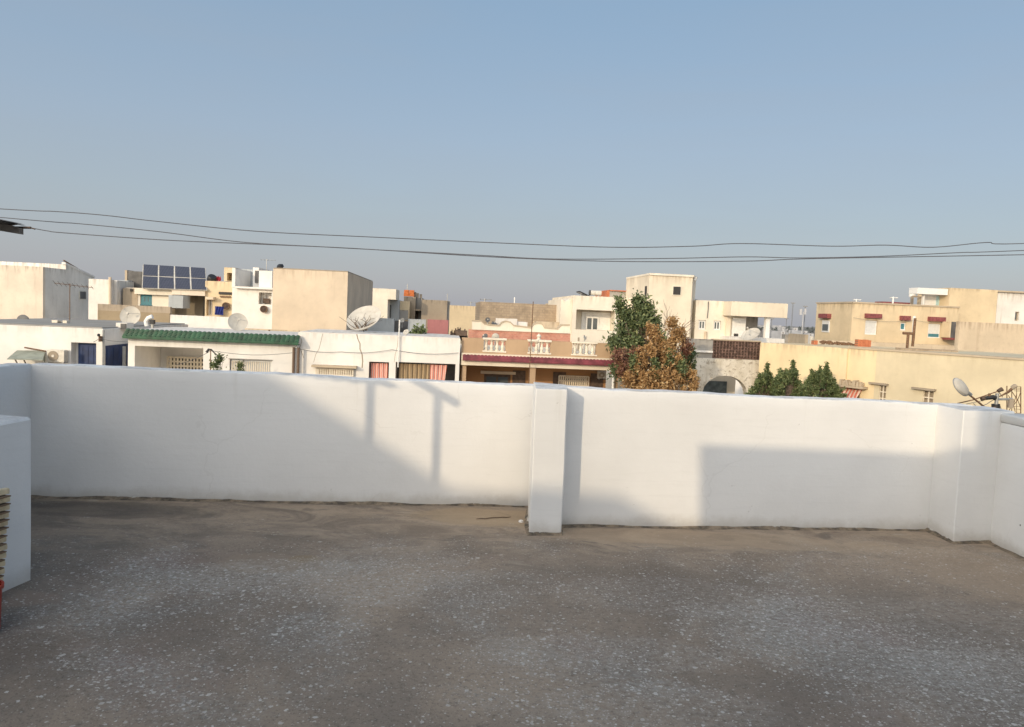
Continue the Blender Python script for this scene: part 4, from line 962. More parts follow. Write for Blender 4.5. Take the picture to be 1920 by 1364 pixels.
def bigaerial():
    Y = 13.0; S = Fr(0); f = lambda x, y, dy=0: at(x, y, Y+dy); m0 = f(1868, 800)
    t = T(S, 'tv_aerial', 'tangled television aerials with mesh reflector over the right wall', 'aerial', (m0.x, Y, ZG), 'television aerials on the roofs')
    t.part('mast', MB().tube([(m0.x, Y, ZG), f(1867, 765), f(1870, 738)], .03, 8), M['metalg'], smooth=True)
    t.part('clamp', MB().tube([f(1867, 769), f(1867, 758)], .065, 10), M['black'], smooth=True)
    b = t.part('boom', MB().tube([f(1795, 757), f(1825, 750), f(1880, 731)], .011, 6), M['rust'])
    t.part('tip', MB().tube([f(1871, 734), f(1879, 730)], [.03, .04], 8), M['wood'], b)
    b = t.part('boom', MB().tube([f(1842, 748), f(1862, 745), f(1866, 747)], [.03, .04, .045], 8), M['black']); t.part('tip', MB().tube([f(1840, 749), f(1846, 747)], .038, 8), M['wood'], b)
    t.part('stub', MB().tube([f(1854, 745), f(1856, 738)], .022, 6), M['rust'])
    b = t.part('boom', MB().tube([f(1870, 749), f(1890, 749), f(1898, 748)], .02, 8), M['metalg']); t.part('dipole', MB().box(f(1890, 765).x, f(1898, 765).x, Y-.03, Y+.02, f(1894, 765).z, f(1894, 748).z), M['concrete'], b)
    b = t.part('boom', MB().tube([f(1874, 744), f(1890, 736), f(1903, 724)], [.01, .02, .03], 8), M['rust']); t.part('receiver', MB().lathe(f(1897, 728), [(.001, 0), (.035, 0), (.04, .06), (.02, .09), (.001, .09)], 10, axis=(.6, -.4, .6)), M['concrete'], b)
    gr = MB(); rf = lambda a, b_: f(1888+a*26, 724+b_*50+a*1.5, .15-.25*a)
    for k in (0, 1): gr.tube([rf(k, 0), rf(k, 1)], .009, 5)
    gr.tube([rf(.35, 0), rf(.35, 1)], .007, 5); gr.tube([rf(.7, 0), rf(.7, 1)], .005, 5)
    for k in (.0, .06, .12, .17, .75, .85, 1): gr.tube([rf(.5, k), rf(1, k)], .005, 4)
    for (p, q_) in (((.35, .2), (1, .8)), ((1, .2), (.35, .8)), ((.1, .35), (.6, .95)), ((.7, .3), (.1, .95))): gr.tube([rf(*p), rf((p[0]+q_[0])/2+.1, (p[1]+q_[1])/2), rf(*q_)], .006, 4)
    t.part('mesh_reflector', gr, M['rust'])
    cb = MB(); cb.tube([f(1863, 772), f(1875, 760), f(1878, 772), f(1880, 790)], .008, 5); cb.tube([f(1825, 757), f(1833, 765), f(1850, 758), f(1866, 748)], .006, 5); cb.tube([f(1812, 758), f(1840, 752)], .005, 5)
    cb.tube([f(1870, 742), f(1874, 737), f(1880, 745)], .007, 5); t.part('cable', cb, M['wire'])
bigaerial()

# ================================================================== SECOND ROW AND BEYOND
def block(name, label, cat, x1, x2, ytop, v0, v1, mat, holes=(), zb=ZG, yref=None, xm=None):
    u0, u1 = G.pix(x1, yref or ytop+25, v0)[0], G.pix(x2, yref or ytop+25, v0)[0]; zt = G.pix(xm or (x1+x2)/2, ytop, v0)[1]
    t = T(G, name, label, cat, ((u0+u1)/2, v0, zb)); hs = [G.R(*h[:4], v0)+(h[4],) for h in holes]
    t.part('wall', MB().facade(u0, u1, v0, v1, zb, zt, hs), M[mat]); t.ext = (u0, u1, zt); t.hs = hs
    return t
def sub(t, name, x1, x2, y1, y2, v0, v1, mat, zb=None, parent=None, label=None):
    a = G.R(x1, y1, x2, y2, v0); return t.part(name, MB().box(a[0], a[1], v0, v1, a[2] if zb is None else zb, a[3]), M[mat], parent, label=label)

# far left cream block with sloping stair side
v = 54; ua = G.pix(-120, 550, v)[0]; ub = G.pix(80.5, 550, v)[0]; zt = G.pix(30, 498.5, v)[1]
t = T(G, 'house', 'big weathered cream block with a sloping white side, far left', 'house', ((ua+ub)/2, v, ZG))
t.part('wall', MB().box(ua, ub, v, v+.3, ZG, zt), M['beige_l']); t.part('side_wall', MB().box(ua, ub-.012, v+.303, 57.1, ZG, zt-.004), M['white2'])
ve = 61.4; zc = G.pix(117, 496, 57.2)[1]; zd = G.pix(166, 521, ve)[1]
mb = MB(); us = (ua, ub-.01); prof = [(57.104, ZG), (ve, ZG), (ve, zd), (57.104, zc)]
mb.face([(us[1], p[0], p[1]) for p in prof]); mb.face([(us[0], p[0], p[1]) for p in reversed(prof)])
for i in range(4):
    a, b_ = prof[i], prof[(i+1) % 4]; mb.face([(us[0], a[0], a[1]), (us[1], a[0], a[1]), (us[1], b_[0], b_[1]), (us[0], b_[0], b_[1])])
t.part('stair_side', mb, M['white2'])
mb = MB(); mb.grid([[(ub-.25, 57.0, zc+.0), (ub+.02, 57.0, zc+.0), (ub+.02, 57.0, zc+.14), (ub-.25, 57.0, zc+.14)], [(ub-.25, ve+.1, zd), (ub+.02, ve+.1, zd), (ub+.02, ve+.1, zd+.14), (ub-.25, ve+.1, zd+.14)]], 0, True)
mb.face([(ub-.25, 57.0, zc), (ub+.02, 57.0, zc), (ub+.02, 57.0, zc+.14), (ub-.25, 57.0, zc+.14)]); t.part('sloping_coping', mb, M['white'])
wv = 59.6; zz = G.pix(142, 545, wv)[1], G.pix(142, 562, wv)[1]
o = t.part('window', MB().box(ub-.009, ub+.03, wv-.55, wv+.55, zz[1], zz[0]), M['plasticw']); t.part('pane', MB().box(ub+.031, ub+.04, wv-.45, wv+.45, zz[1]+.07, zz[0]-.07), M['darkgrey'], o)
mb = MB(); mb.tube([(ub-.4, 57.6, zc+.3), (ub-.4, 61.2, zd+.25)], .05, 6); t.part('stair_rail', mb, M['rust'])
# cream wall and white strip beside
t = block('house', 'cream flat house wall with a drainpipe beside the sloping stair side', 'house', 166, 207, 524, 49, 53, 'white2')
u_ = G.pix(206, 560, 48.9)[0]; t.part('drainpipe', MB().tube([(u_, 48.9, ZG), (u_, 48.9, G.pix(206, 520, 48.9)[1])], .09, 8), M['beige'])
t = block('house', 'narrow white house left of the solar panels, stepped back', 'house', 208, 219, 526, 49.4, 53, 'white2'); sub(t, 'side_wing', 219, 240, 526, 620, 51.4, 53, 'greyblue', ZG)
# solar house
t = block('house', 'cream house carrying the solar panel array, with a teal window', 'house', 236, 318, 541, 50, 60, 'cream2', [(263, 551, 285, 572.5, .12)])
sub(t, 'left_wing', 230, 258, 541, 620, 49.98, 50.6, 'concrete_l', ZG)
h = t.hs[0]; window(t, h[0]+.03, h[1]-.03, h[2]+.02, h[3]-.02, 50.1, M['teal'], M['glass'], 2, .2, sill=.05)
sub(t, 'parapet_band', 252, 323, 541.5, 553, 49.7, 49.97, 'cream2')
sub(t, 'roof_slab', 322, 384, 543, 554, 49.4, 56, 'beige_l')
sub(t, 'shaded_box', 316, 343, 554, 578, 48.6, 49.9, 'greyblue')
sub(t, 'shaded_wall', 343, 381, 555, 592, 51, 56, 'olive_shade', ZG); sub(t, 'low_shaded_wall', 321, 343.5, 578.5, 592, 51, 52, 'olive_shade', ZG)
sub(t, 'vent', 244, 248, 542, 547, 49.9, 49.975, 'dark')
pl = T(G, 'solar_array', 'tilted array of eight dark blue solar panels on a rooftop', 'solar panels', (G.pix(327, 541, 50)[0], 50, G.pix(327, 541, 50)[1]))
TL, TR, BL, BR = [G.pix(268, 496, 51.6), G.pix(385.5, 503, 51.6), G.pix(266, 541, 49.3), G.pix(388.5, 545, 49.3)]
def bil(s, r, off=0):
    a = Vector((TL[0]+(TR[0]-TL[0])*s, 51.6, TL[1]+(TR[1]-TL[1])*s)); b_ = Vector((BL[0]+(BR[0]-BL[0])*s, 49.3, BL[1]+(BR[1]-BL[1])*s)); return a.lerp(b_, r)+Vector((0, -.75, .66))*off
fr_ = MB(); fr_.grid([[bil(0, 0, 0), bil(1, 0, 0)], [bil(0, 1, 0), bil(1, 1, 0)]]); fr_.grid([[bil(0, 0, -.06), bil(1, 0, -.06)], [bil(0, 1, -.06), bil(1, 1, -.06)]])
pl.part('frame', fr_, M['plasticw'])
for i in range(4):
    for j in range(2):
        s0, s1, r0, r1 = i/4+.012, (i+1)/4-.012, j/2+.012, (j+1)/2-.018; p_ = MB(); p_.grid([[bil(s0, r0, .03), bil(s1, r0, .03)], [bil(s0, r1, .03), bil(s1, r1, .03)]]); 
        for (A1, A2) in (((s0, r0), (s1, r0)), ((s1, r0), (s1, r1)), ((s1, r1), (s0, r1)), ((s0, r1), (s0, r0))): p_.face([bil(*A1, .03), bil(*A2, .03), bil(*A2, .002), bil(*A1, .002)])
        pl.part('solar_panel', p_, M['solar'])
lg_ = MB()
for s in (.05, .35, .65, .95):
    a = bil(s, .05, -.07); b_ = bil(s, .9, -.07); lg_.tube([a, (a.x, 51.6, pl.base[2])], .04, 6); lg_.tube([b_, (b_.x, b_.y, pl.base[2]-.05)], .04, 6)
pl.part('leg', lg_, M['metalg'])
sb = G.R(236, 509, 269, 540, 52); mb = MB().box(sb[0]+.1, sb[1], 52, 52.5, sb[2], sb[3]); t2 = T(G, 'roof_tank', 'dark grey slab tank standing left of the solar panels', 'tank', ((sb[0]+sb[1])/2, 52, sb[2])); t2.part('tank_body', mb, M['darkgrey']); t2.part('end_panel', MB().box(sb[0]-.05, sb[0]+.098, 51.95, 53, sb[2], sb[3]+.05), M['concrete_l'])
# tan concrete yard wall
t = block('yard_wall', 'tan two tone concrete wall below the solar panel house', 'wall', 183, 319, 573, 45, 45.3, 'drab'); sub(t, 'lower_band', 183.5, 318, 585, 615, 44.95, 44.997, 'drab_d')
t = block('yard_wall', 'low white yard wall, left half in shade, behind the green tiles', 'wall', 319, 437, 593, 43, 43.25, 'white', yref=600)
# beige house with blue cloth
t = block('house', 'beige house with a blue cloth hung out, right of the solar panels', 'house', 384.5, 441, 528, 49.6, 51, 'sand2', [(387, 560, 398, 592, .5)])
h = t.hs[0]; window(t, h[0], h[1], h[2], h[3], 50.05, M['white'], M['glass'], 2, .1)
sub(t, 'hood', 385, 400, 557, 562, 49.1, 49.59, 'beige'); sub(t, 'vent_slot', 410, 434, 548, 552.5, 49.5, 49.595, 'dark'); sub(t, 'meter_row', 412, 432, 555.5, 558, 49.5, 49.595, 'rust')
t.part('roof_room', MB().facade(*(lambda a: (a[0], a[1], 49.7, 51, a[2]+.003, a[3]))(G.R(420, 502, 441, 528, 49.7)), [(lambda a: (a[0], a[1], a[2], a[3], .8))(G.R(425.5, 512, 435, 527, 49.7))]), M['sand2'])
a = G.R(403, 575, 419, 591, 49.3); mb = MB(); mb.grid([[(a[0]+(a[1]-a[0])*i/12, 49.3+.05*math.sin(i*1.7+j), a[3]+(a[2]-a[3])*j/5) for i in range(13)] for j in range(6)])
solo(G, 'hanging_cloth', 'bright blue cloth hung out on the beige house', 'cloth', ((a[0]+a[1])/2, 49.3, a[2]), mb, M['bluecloth'], smooth=True)
def rdisc(x, y, dpx, v, label):
    u, z = G.pix(x, y, v); r = dpx/2*v/FPX; t = T(G, 'fan_unit', label, 'fan', (u, v, z-r), 'round fan units on facades')
    t.part('fan_ring', MB().lathe((u, v, z), [(r*.85, -.05), (r, -.05), (r, .12), (.001, .12)], 24, axis=(0, 1, 0)), M['rust'], smooth=False)
    f = MB().lathe((u, v, z), [(.001, -.02), (r*.85, -.02)], 24, axis=(0, 1, 0)); t.part('fan_back', f, simple('fan_dark', (.07, .045, .035), .8)); t.part('fan_hub', MB().lathe((u, v, z), [(.001, -.08), (r*.2, -.08), (r*.2, -.021)], 12, axis=(0, 1, 0)), M['wood'])
rdisc(423.5, 574, 13, 49.4, 'round brown fan beside the blue cloth')
u, z = G.pix(394, 527, 50); solo(G, 'roof_barrel', 'dark barrel on the beige house roof beside the solar panels', 'barrel', (u, 50.2, z), MB().lathe((u, 50.2, z), [(.001, 0), (.26, 0), (.29, .1), (.29, .3), (.24, .38), (.001, .38)], 14, axis=(.3, -.4, .6)), M['black'], smooth=True)
a = G.R(404, 519, 414, 527.5, 50.2); mb = MB(); mb.grid([[(a[0]+(a[1]-a[0])*i/8, 50.2+.06*math.sin(i*1.5+j), a[3]+(a[2]-a[3])*j/4+.05*math.sin(i*2)) for i in range(9)] for j in range(5)]); solo(G, 'laundry', 'red laundry heap on the beige house roof', 'laundry', (a[0], 50.2, a[2]), mb, M['redc'], smooth=True)
# white house with a roof balcony
t = block('house', 'white house with an open roof terrace and round fan, left of the big beige block', 'house', 435, 512, 540, 46, 57, 'white', [(485, 549, 509, 571, .6)])
h = t.hs[0]; sub(t, 'shelf_item', 493, 505, 560, 569, 46.3, 46.5, 'wood'); window(t, h[0]+.05, h[0]+(h[1]-h[0])*.4, h[2], h[3], 46.55, M['whitepaint'], M['plasticw'], 1, .08)
sub(t, 'left_parapet', 435, 441, 503, 539.6, 46.0, 50, 'white'); sub(t, 'terrace_wall', 441.2, 474, 505, 539, 49.5, 49.9, 'greyblue'); sub(t, 'roof_room', 474, 485, 502, 539, 47.6, 50.5, 'white'); sub(t, 'dark_door', 478, 484, 508, 531, 47.5, 47.597, 'darkgrey'); sub(t, 'right_parapet', 485.5, 510, 508, 539.5, 46.4, 47.4, 'white'); sub(t, 'ledge', 440, 511, 538.5, 542, 45.7, 45.99, 'white')
rdisc(494.5, 580, 13, 45.8, 'round brown fan low on the white house wall beside the beige block')
aerial(G, 500, 486, 506, 48, 'thin aerial on the white terrace house roof', .9, (1, 0, 0), 5, .12, .02, zb=G.pix(500, 508, 48)[1])
# big beige block
v = 38; ua = G.pix(511, 560, v)[0]; ub = G.pix(651, 560, v)[0]; zt = G.pix(580, 507.5, v)[1]
t = T(G, 'house', 'tall plain beige block with a shaded side wall', 'house', ((ua+ub)/2, v, ZG)); t.part('wall', MB().box(ua, ub, v, 50.5, ZG, zt), M['beige']); t.part('roof_edge', MB().box(ua+.02, ub-.02, v+.03, 50.4, zt+.002, zt+.06), M['concrete'])
u, z = G.pix(527, 503, 38.6); mb = MB(); mb.lathe((u, 38.6, zt+.06), [(.001, 0), (.18, 0), (.2, .12), (.08, .22), (.001, .24)], 10, axis=(-.5, 0, .6)); solo(G, 'roof_cowl', 'small black cowl on the beige block top edge', 'cowl', (u, 38.6, zt), mb, M['black'], smooth=True)
t = block('yard_wall', 'low sand coloured kerb at the foot of the beige block', 'wall', 437, 560, 618, 36.5, 36.8, 'sand2', yref=622)
# cream block with overhang
t = block('house', 'cream block with an overhanging upper corner, right of the beige block', 'house', 690, 727, 541, 72, 82, 'cream2')
zt_ = t.ext[2]; a = G.R(727, 541, 742.5, 562, 72); t.part('overhang', MB().box(t.ext[1]+.002, a[1], 72, 77, a[2], zt_-.01), M['cream2'])
sub(t, 'recess_wall', 727, 748, 563, 612, 75, 79, 'greyblue', ZG); sub(t, 'slit_door', 730, 733, 572, 596, 74.8, 74.99, 'darkgrey')
t = block('house', 'small beige lean-to wedge below the overhanging corner', 'house', 742, 768, 565, 76, 82, 'sand2', yref=575)
sub(t, 'shadow_gap', 745, 765, 582, 600, 75.8, 75.99, 'grey')  # grey sheet painted as the shadow below the wedge
t = block('house', 'grey house with an orange brick stack on its roof', 'house', 757, 779, 557, 78, 88, 'concrete', yref=570)
sub(t, 'dark_upper', 777, 791, 559, 600, 79.5, 86, 'grey', ZG); sub(t, 'canopy', 777, 797, 581, 583, 78, 79.49, 'concrete_l'); sub(t, 'door', 780, 784, 586, 600, 79.3, 79.49, 'wood')
for i, (x1, x2) in enumerate(((757, 766.5), (767, 776.5))):
    a = G.R(x1, 545, x2, 557, 78.5); mb = MB()
    for r in range(4): mb.box(a[0]+.01*r, a[1]-.008*r, 78.5, 79.5, t.ext[2]+.06+(a[3]-a[2])*r/4, t.ext[2]+.06+(a[3]-a[2])*(r+.92)/4)
    solo(G, 'brick_stack', ('left', 'right')[i]+'most of the two orange brick stacks on the grey house roof', 'bricks', ((a[0]+a[1])/2, 78.5, t.ext[2]), mb, M['orangebrick'], 'orange brick stacks')
for k, x in enumerate((778, 783, 789)):
    u, z = G.pix(x, 548+k*2, 79.6); z0_ = G.pix(x, 561, 79.6)[1]; t.part('rebar_post', MB().box(u-.13, u+.13, 79.6, 79.9, z0_-.2, z), M['concrete'])
aerial(G, 764, 533, 548, 80, 'short aerial mast behind the orange brick stacks', .3, (1, 0, 0), 0, r=.04, zb=G.pix(764, 550, 80)[1])
t = block('house', 'grey concrete house with a dusty pink ground floor', 'house', 790, 838, 563, 76, 86, 'concrete'); sub(t, 'pink_wall', 801, 840, 600, 650, 75.5, 75.99, 'pink', ZG)
a = G.R(837, 562, 843, 632, 76.4); t.part('side_wall', MB().box(t.ext[1]+.004, a[1], 76.4, 86, ZG, t.ext[2]-.03), M['grey'])
aerial(G, 839, 551, 566, 77, 'bare aerial mast above the pink and grey house', .3, (1, 0, 0), 0, r=.035, zb=G.pix(839, 566, 77)[1])
t = block('yard_wall', 'pale blue grey wall right of the very large dish', 'wall', 690, 739, 597, 42, 42.3, 'greyblue', yref=610); t = block('yard_wall', 'pale blue grey wall beside the pink ground floor', 'wall', 765, 798, 599, 42, 42.3, 'greyblue', yref=610)
t = block('yard_wall', 'dark sheet for the shaded gap between the two pale blue grey walls', 'wall', 736, 768, 602, 43.5, 43.8, 'darkgrey', yref=612)  # dark grey stands in for the shade of the gap
dish(G, 754, 601, 9, 42.6, (-.3, -.8, .4), 'small green grey dish before the dark shaded gap', G.pix(754, 615, 42.6)[1])
# beige wall, junk, grey brick block
t = block('house', 'plain sand beige house between the pink house and the grey brick block', 'house', 842.5, 908, 574, 62, 70, 'sand2')
aerial(G, 883, 566, 577, 63, 'tiny aerial on the sand beige house', .7, (1, 0, 0), 3, .15, .03, zb=G.pix(883, 578, 63)[1])
rng = random.Random(21); jm = MB()
for k in range(15):
    x = 845+k*2.2; u, z = G.pix(x, 634, 33); jm.box(u-.025, u+.025, 33+rng.uniform(0, .5), 33.6, CT-.2, G.pix(x, 613+rng.uniform(-2, 14)+k*.4, 33)[1])
a = G.R(855, 620, 876, 630, 32.8); jm.box(a[0], a[1], 32.7, 33, a[2], a[3])
solo(G, 'scrap_heap', 'dark heap of poles and scrap between the white and tan roofs', 'scrap', (G.pix(855, 634, 33)[0], 33, CT-.2), jm, M['wood'])
t = block('house', 'grey brown brick block with a flat top, centre of the view', 'house', 900, 1047, 569, 46, 54, 'greybrick', yref=590); sub(t, 'buttress_wall', 1004, 1051, 604, 640, 44.5, 45.99, 'sand', ZG)
a = G.R(1041, 571, 1049, 585, 46.5); t.part('red_edge', MB().box(t.ext[1]+.003, a[1], 46.5, 50, a[2], t.ext[2]-.04), M['redtile'])
sub(t, 'side_house', 1046.5, 1054, 568, 640, 47.4, 54, 'sand2', ZG)
aerial(G, 909, 560, 568, 47, 'tiny aerial at the left corner of the grey brown brick block', .7, (1, 0, 0), 3, .12, .03, zb=t.ext[2]); aerial(G, 965, 558, 569, 47, 'small white mast on top of the grey brown brick block', .3, (1, 0, 0), 0, r=.04, zb=t.ext[2], mat='whitepaint')
# salmon wall with white scalloped top
v = 38.5; t = T(G, 'scalloped_wall', 'salmon red roof wall with a white scalloped top', 'wall', (G.pix(975, 640, v)[0], v, ZG))
a = G.R(878, 622, 1069, 650, v); t.part('red_facing', MB().box(a[0], a[1], v, v+.3, ZG, a[3]), M['pinkwall'])
top = [(885, 603), (902, 603), (908, 609), (918, 611), (936, 612), (941, 606), (948, 604), (957, 606), (963, 612), (996, 616), (1001, 609), (1008, 607), (1016, 609), (1020, 616), (1045, 618), (1052, 611), (1068, 611)]
pr = [G.pix(885, 621, v), ] + [G.pix(x, y_, v) for x, y_ in top] + [G.pix(1068, 627, v)]; pr = [(p[0], max(p[1], a[3]+.002)) for p in pr]; pr[0] = (pr[0][0], a[3]+.002); pr[-1] = (pr[-1][0], a[3]+.002)
mb = MB().extr(pr[::-1], v-.06, v+.26); sc_ = t.part('scalloped_top', mb, M['cream2'])
mb = MB(); 
for i in range(1, len(pr)-2): mb.extr([(pr[i][0], pr[i][1]+.003), (pr[i][0], pr[i][1]+.07), (pr[i+1][0]-.001, pr[i+1][1]+.07), (pr[i+1][0]-.001, pr[i+1][1]+.003)], v-.1, v+.3)
t.part('edge_moulding', mb, M['concrete_l'], sc_)
dish(G, 914.5, 600, 9, 40, (0, -.9, .2), 'black round dish above the scalloped wall', G.pix(914, 612, 40)[1], mat='dishgrey'); dish(G, 927, 607, 11, 40, (.3, -.5, .7), 'dark small dish tilted up beside the black one, above the scalloped wall', G.pix(927, 612, 40)[1], mat='dishgrey')
a = G.R(931, 600, 989, 616, 40.5); t2 = T(G, 'roof_shed', 'low white shed roofed box behind the scalloped wall', 'shed', (a[0], 40.5, a[2])); t2.part('wall', MB().box(a[0], a[1], 40.5, 42, a[2]-2, a[3]-.1), M['white']); t2.part('ragged_edge', MB().box(a[0]-.05, a[0]+1.1, 40.4, 40.498, a[3]-.3, a[3]+.06), M['white2'])
# cream villa
v = 44; u0 = G.pix(1073, 600, v)[0]; u1 = G.pix(1157, 600, v)[0]; zt = G.pix(1116, 556, v)[1]
t = T(G, 'house', 'cream villa with a recessed balcony window, left of the green tree', 'house', ((u0+u1)/2, v, ZG)); rc = G.R(1080, 582, 1153, 619.5, v)
t.part('wall', MB().facade(u0, u1, v, 53, ZG, zt, [rc+(1.3,)]), M['cream2'])
a = G.R(1090, 586, 1152, 620, v+1.25); t.part('recess_wall', MB().box(a[0], rc[1]-.01, v+1.2, v+1.29, rc[2], a[3]), M['whitepaint'])
a = G.R(1098, 594, 1123, 621, v+1.15); window(t, a[0], a[1], a[2], a[3], v+1.195, M['whitepaint'], M['glass'], 2, .1)
mb = MB(); l0, l1 = G.pix(1052, 563, v+.3), G.pix(1073, 558, v+.3); mb.extr([(l0[0], ZG), (u0-.003, ZG), (u0-.003, l1[1]), (l0[0]+.25, l0[1]-.08), (l0[0]+.2, l0[1]+.0), (l0[0], l0[1]+.05)], v+.3, 50); t.part('side_wing', mb, M['cream2'])
t = block('house', 'pale cream house wall behind the green tree', 'house', 1150, 1203, 559, 48.5, 56, 'cream2')
hv = 47; a = G.R(1106, 545, 1127, 554.5, hv); t2 = T(G, 'solar_heater', 'solar water heater with a white tank on the cream villa roof', 'water heater', (a[0], hv, zt)); zc_ = (a[2]+a[3])/2; rr = (a[3]-a[2])/2
t2.part('tank', MB().tube([(a[0]+.05, hv, zc_), (a[1], hv, zc_)], rr, 16), M['plasticw'], smooth=False); t2.part('end_cap', MB().tube([(a[0]-.05, hv, zc_), (a[0]+.045, hv, zc_)], rr*1.05, 16), M['darkgrey'])
p0, p1_ = G.pix(1086, 546, hv), G.pix(1104, 553, hv); mb = MB(); mb.face([(p0[0], hv-.2, p0[1]), (p1_[0], hv-.6, p1_[1]-.1), (p1_[0], hv+.9, p1_[1]-.1), (p0[0], hv+1.3, p0[1])]); mb.face([(p0[0], hv-.2, p0[1]-.05), (p0[0], hv+1.3, p0[1]-.05), (p1_[0], hv+.9, p1_[1]-.15), (p1_[0], hv-.6, p1_[1]-.15)]); t2.part('collector', mb, M['solar'])
t2.part('leg', MB().box(a[0]+.1, a[0]+.16, hv-.1, hv-.02, zt, a[2]+.05).box(a[1]-.2, a[1]-.14, hv-.1, hv-.02, zt, a[2]+.05).box(p0[0]+.1, p0[0]+.15, hv, hv+.05, zt, p0[1]-.08), M['metalg'])
t = block('roof_room', 'small grey roof room with red brick edges, behind the green tree top', 'roof room', 1143, 1191, 547, 51, 55, 'grey', zb=1.5, yref=552); sub(t, 'brick_end', 1137, 1143, 545.5, 562, 51, 55, 'redbrick'); sub(t, 'brick_cap', 1143, 1192, 545, 547, 50.9, 55, 'redbrick')
# tower
v = 45; f = [(G.pix(1198.5, 570, 47.2)[0], 47.2), (G.pix(1215, 570, v)[0], v), (G.pix(1296, 570, v)[0], v), (G.pix(1302.5, 570, 47)[0], 47)]; zt = G.pix(1256, 518, v)[1]
t = T(G, 'tower_house', 'tall cream tower block with a dark square window', 'tower', (f[1][0], v, ZG)); t.part('wall', MB().prism(f+[(f[3][0], 51), (f[0][0], 51)], ZG, zt), M['cream'])
a = G.R(1262, 538, 1275.5, 553, v); o = t.part('window', MB().box(a[0]-.05, a[1]+.05, v-.04, v-.003, a[2]-.05, a[3]+.05), M['cream2']); t.part('pane', MB().box(a[0], a[1], v-.06, v-.041, a[2], a[3]), M['dark'], o)
dv = (Vector(f[1])-Vector(f[0])); e0 = Vector(f[0])+dv*.62; e1 = Vector(f[0])+dv*.8; nn = Vector((dv.y, -dv.x)).normalized()*.04; z0_, z1_ = G.pix(1210, 559, 45.8)[1], G.pix(1210, 537, 45.8)[1]
t.part('slot_window', MB().prism([tuple(e0+nn), tuple(e1+nn), tuple(e1-nn), tuple(e0-nn)], z0_, z1_), M['dark'])
mb = MB().prism([(f[0][0]-.03, 47.1), (f[1][0]-.03, v-.08), (f[2][0]+.05, v-.08), (f[3][0]+.05, 46.9), (f[3][0]+.05, 51), (f[0][0]-.03, 51)], zt+.003, zt+.12); t.part('coping', mb, M['cream2']); a = G.R(1297, 520, 1304, 526, v+.5); t.part('shelf', MB().box(a[0]+.1, a[1]+.05, v+.4, v+1, a[2], a[3]), M['white'])
# long wing with carport
t = block('house', 'cream flat wing with a carport canopy on a white column', 'house', 1303.5, 1399, 565, 45.7, 51, 'cream2', [(1310, 601, 1323.5, 618.5, .15), (1338, 602, 1351.5, 619.5, .15)], yref=600)
zw = t.ext[2]
for h in t.hs: window(t, h[0]+.02, h[1]-.02, h[2]+.02, h[3]-.02, 45.82, M['whitepaint'], M['glass'], 2, .07, sill=.06)
a = G.R(1371, 567.5, 1477, 594.5, 44.3); t.part('canopy', MB().box(a[0], a[1], 44.3, 49, a[2], a[3]), M['cream'])
sub(t, 'pilaster', 1362, 1370, 583, 640, 45.5, 45.697, 'cream', ZG); sub(t, 'white_panel', 1372.5, 1398, 597, 634, 45.6, 45.697, 'whitepaint'); sub(t, 'rear_wall', 1398.5, 1420, 594, 640, 46.5, 48.9, 'grey', ZG)  # rear wall grey stands in for shade under the canopy
sub(t, 'column', 1435.5, 1443, 595, 640, 44.6, 44.9, 'whitepaint', ZG); sub(t, 'vent', 1377, 1384, 626, 631, 45.5, 45.598, 'dark')
sub(t, 'floor_slab', 1372, 1471, 634, 641, 43.6, 48.9, 'white', ZG); u_ = G.pix(1322, 630, 45.6)[0]; t.part('drainpipe', MB().tube([(u_+.03, 45.6, ZG), (u_+.03, 45.6, G.pix(1322, 622, 45.6)[1])], .08, 6), M['beige'])
cw = MB(); cw.tube([(G.pix(1328, 566, 45.66)[0], 45.66, G.pix(1328, 566, 45.66)[1]), (G.pix(1328, 580, 45.66)[0], 45.66, G.pix(1328, 580, 45.66)[1]), (G.pix(1326, 597, 45.66)[0], 45.66, G.pix(1326, 597, 45.66)[1])], .025, 5); t.part('cable', cw, M['wire'])
p0, p1_ = G.pix(1304, 559, 50), G.pix(1322, 564, 50); mb = MB(); mb.face([(p0[0], 50, p0[1]-.1), (p1_[0], 49.6, zw+.05), (p1_[0]-.1, 51.2, zw+.1), (p0[0]-.1, 51.6, p0[1]+.15)]); mb.box(p0[0]+.3, p0[0]+.36, 50.5, 50.56, zw, p0[1]-.1)
solo(G, 'solar_collector', 'dark solar collector beside the tower on the cream wing roof', 'solar panel', (p0[0], 50, zw), mb, M['solar'])
dish(G, 1407, 627, 36, 42.5, (-.55, -.35, .75), 'white satellite dish tilted to the sky below the carport canopy', G.pix(1407, 640, 42.5)[1], .18)
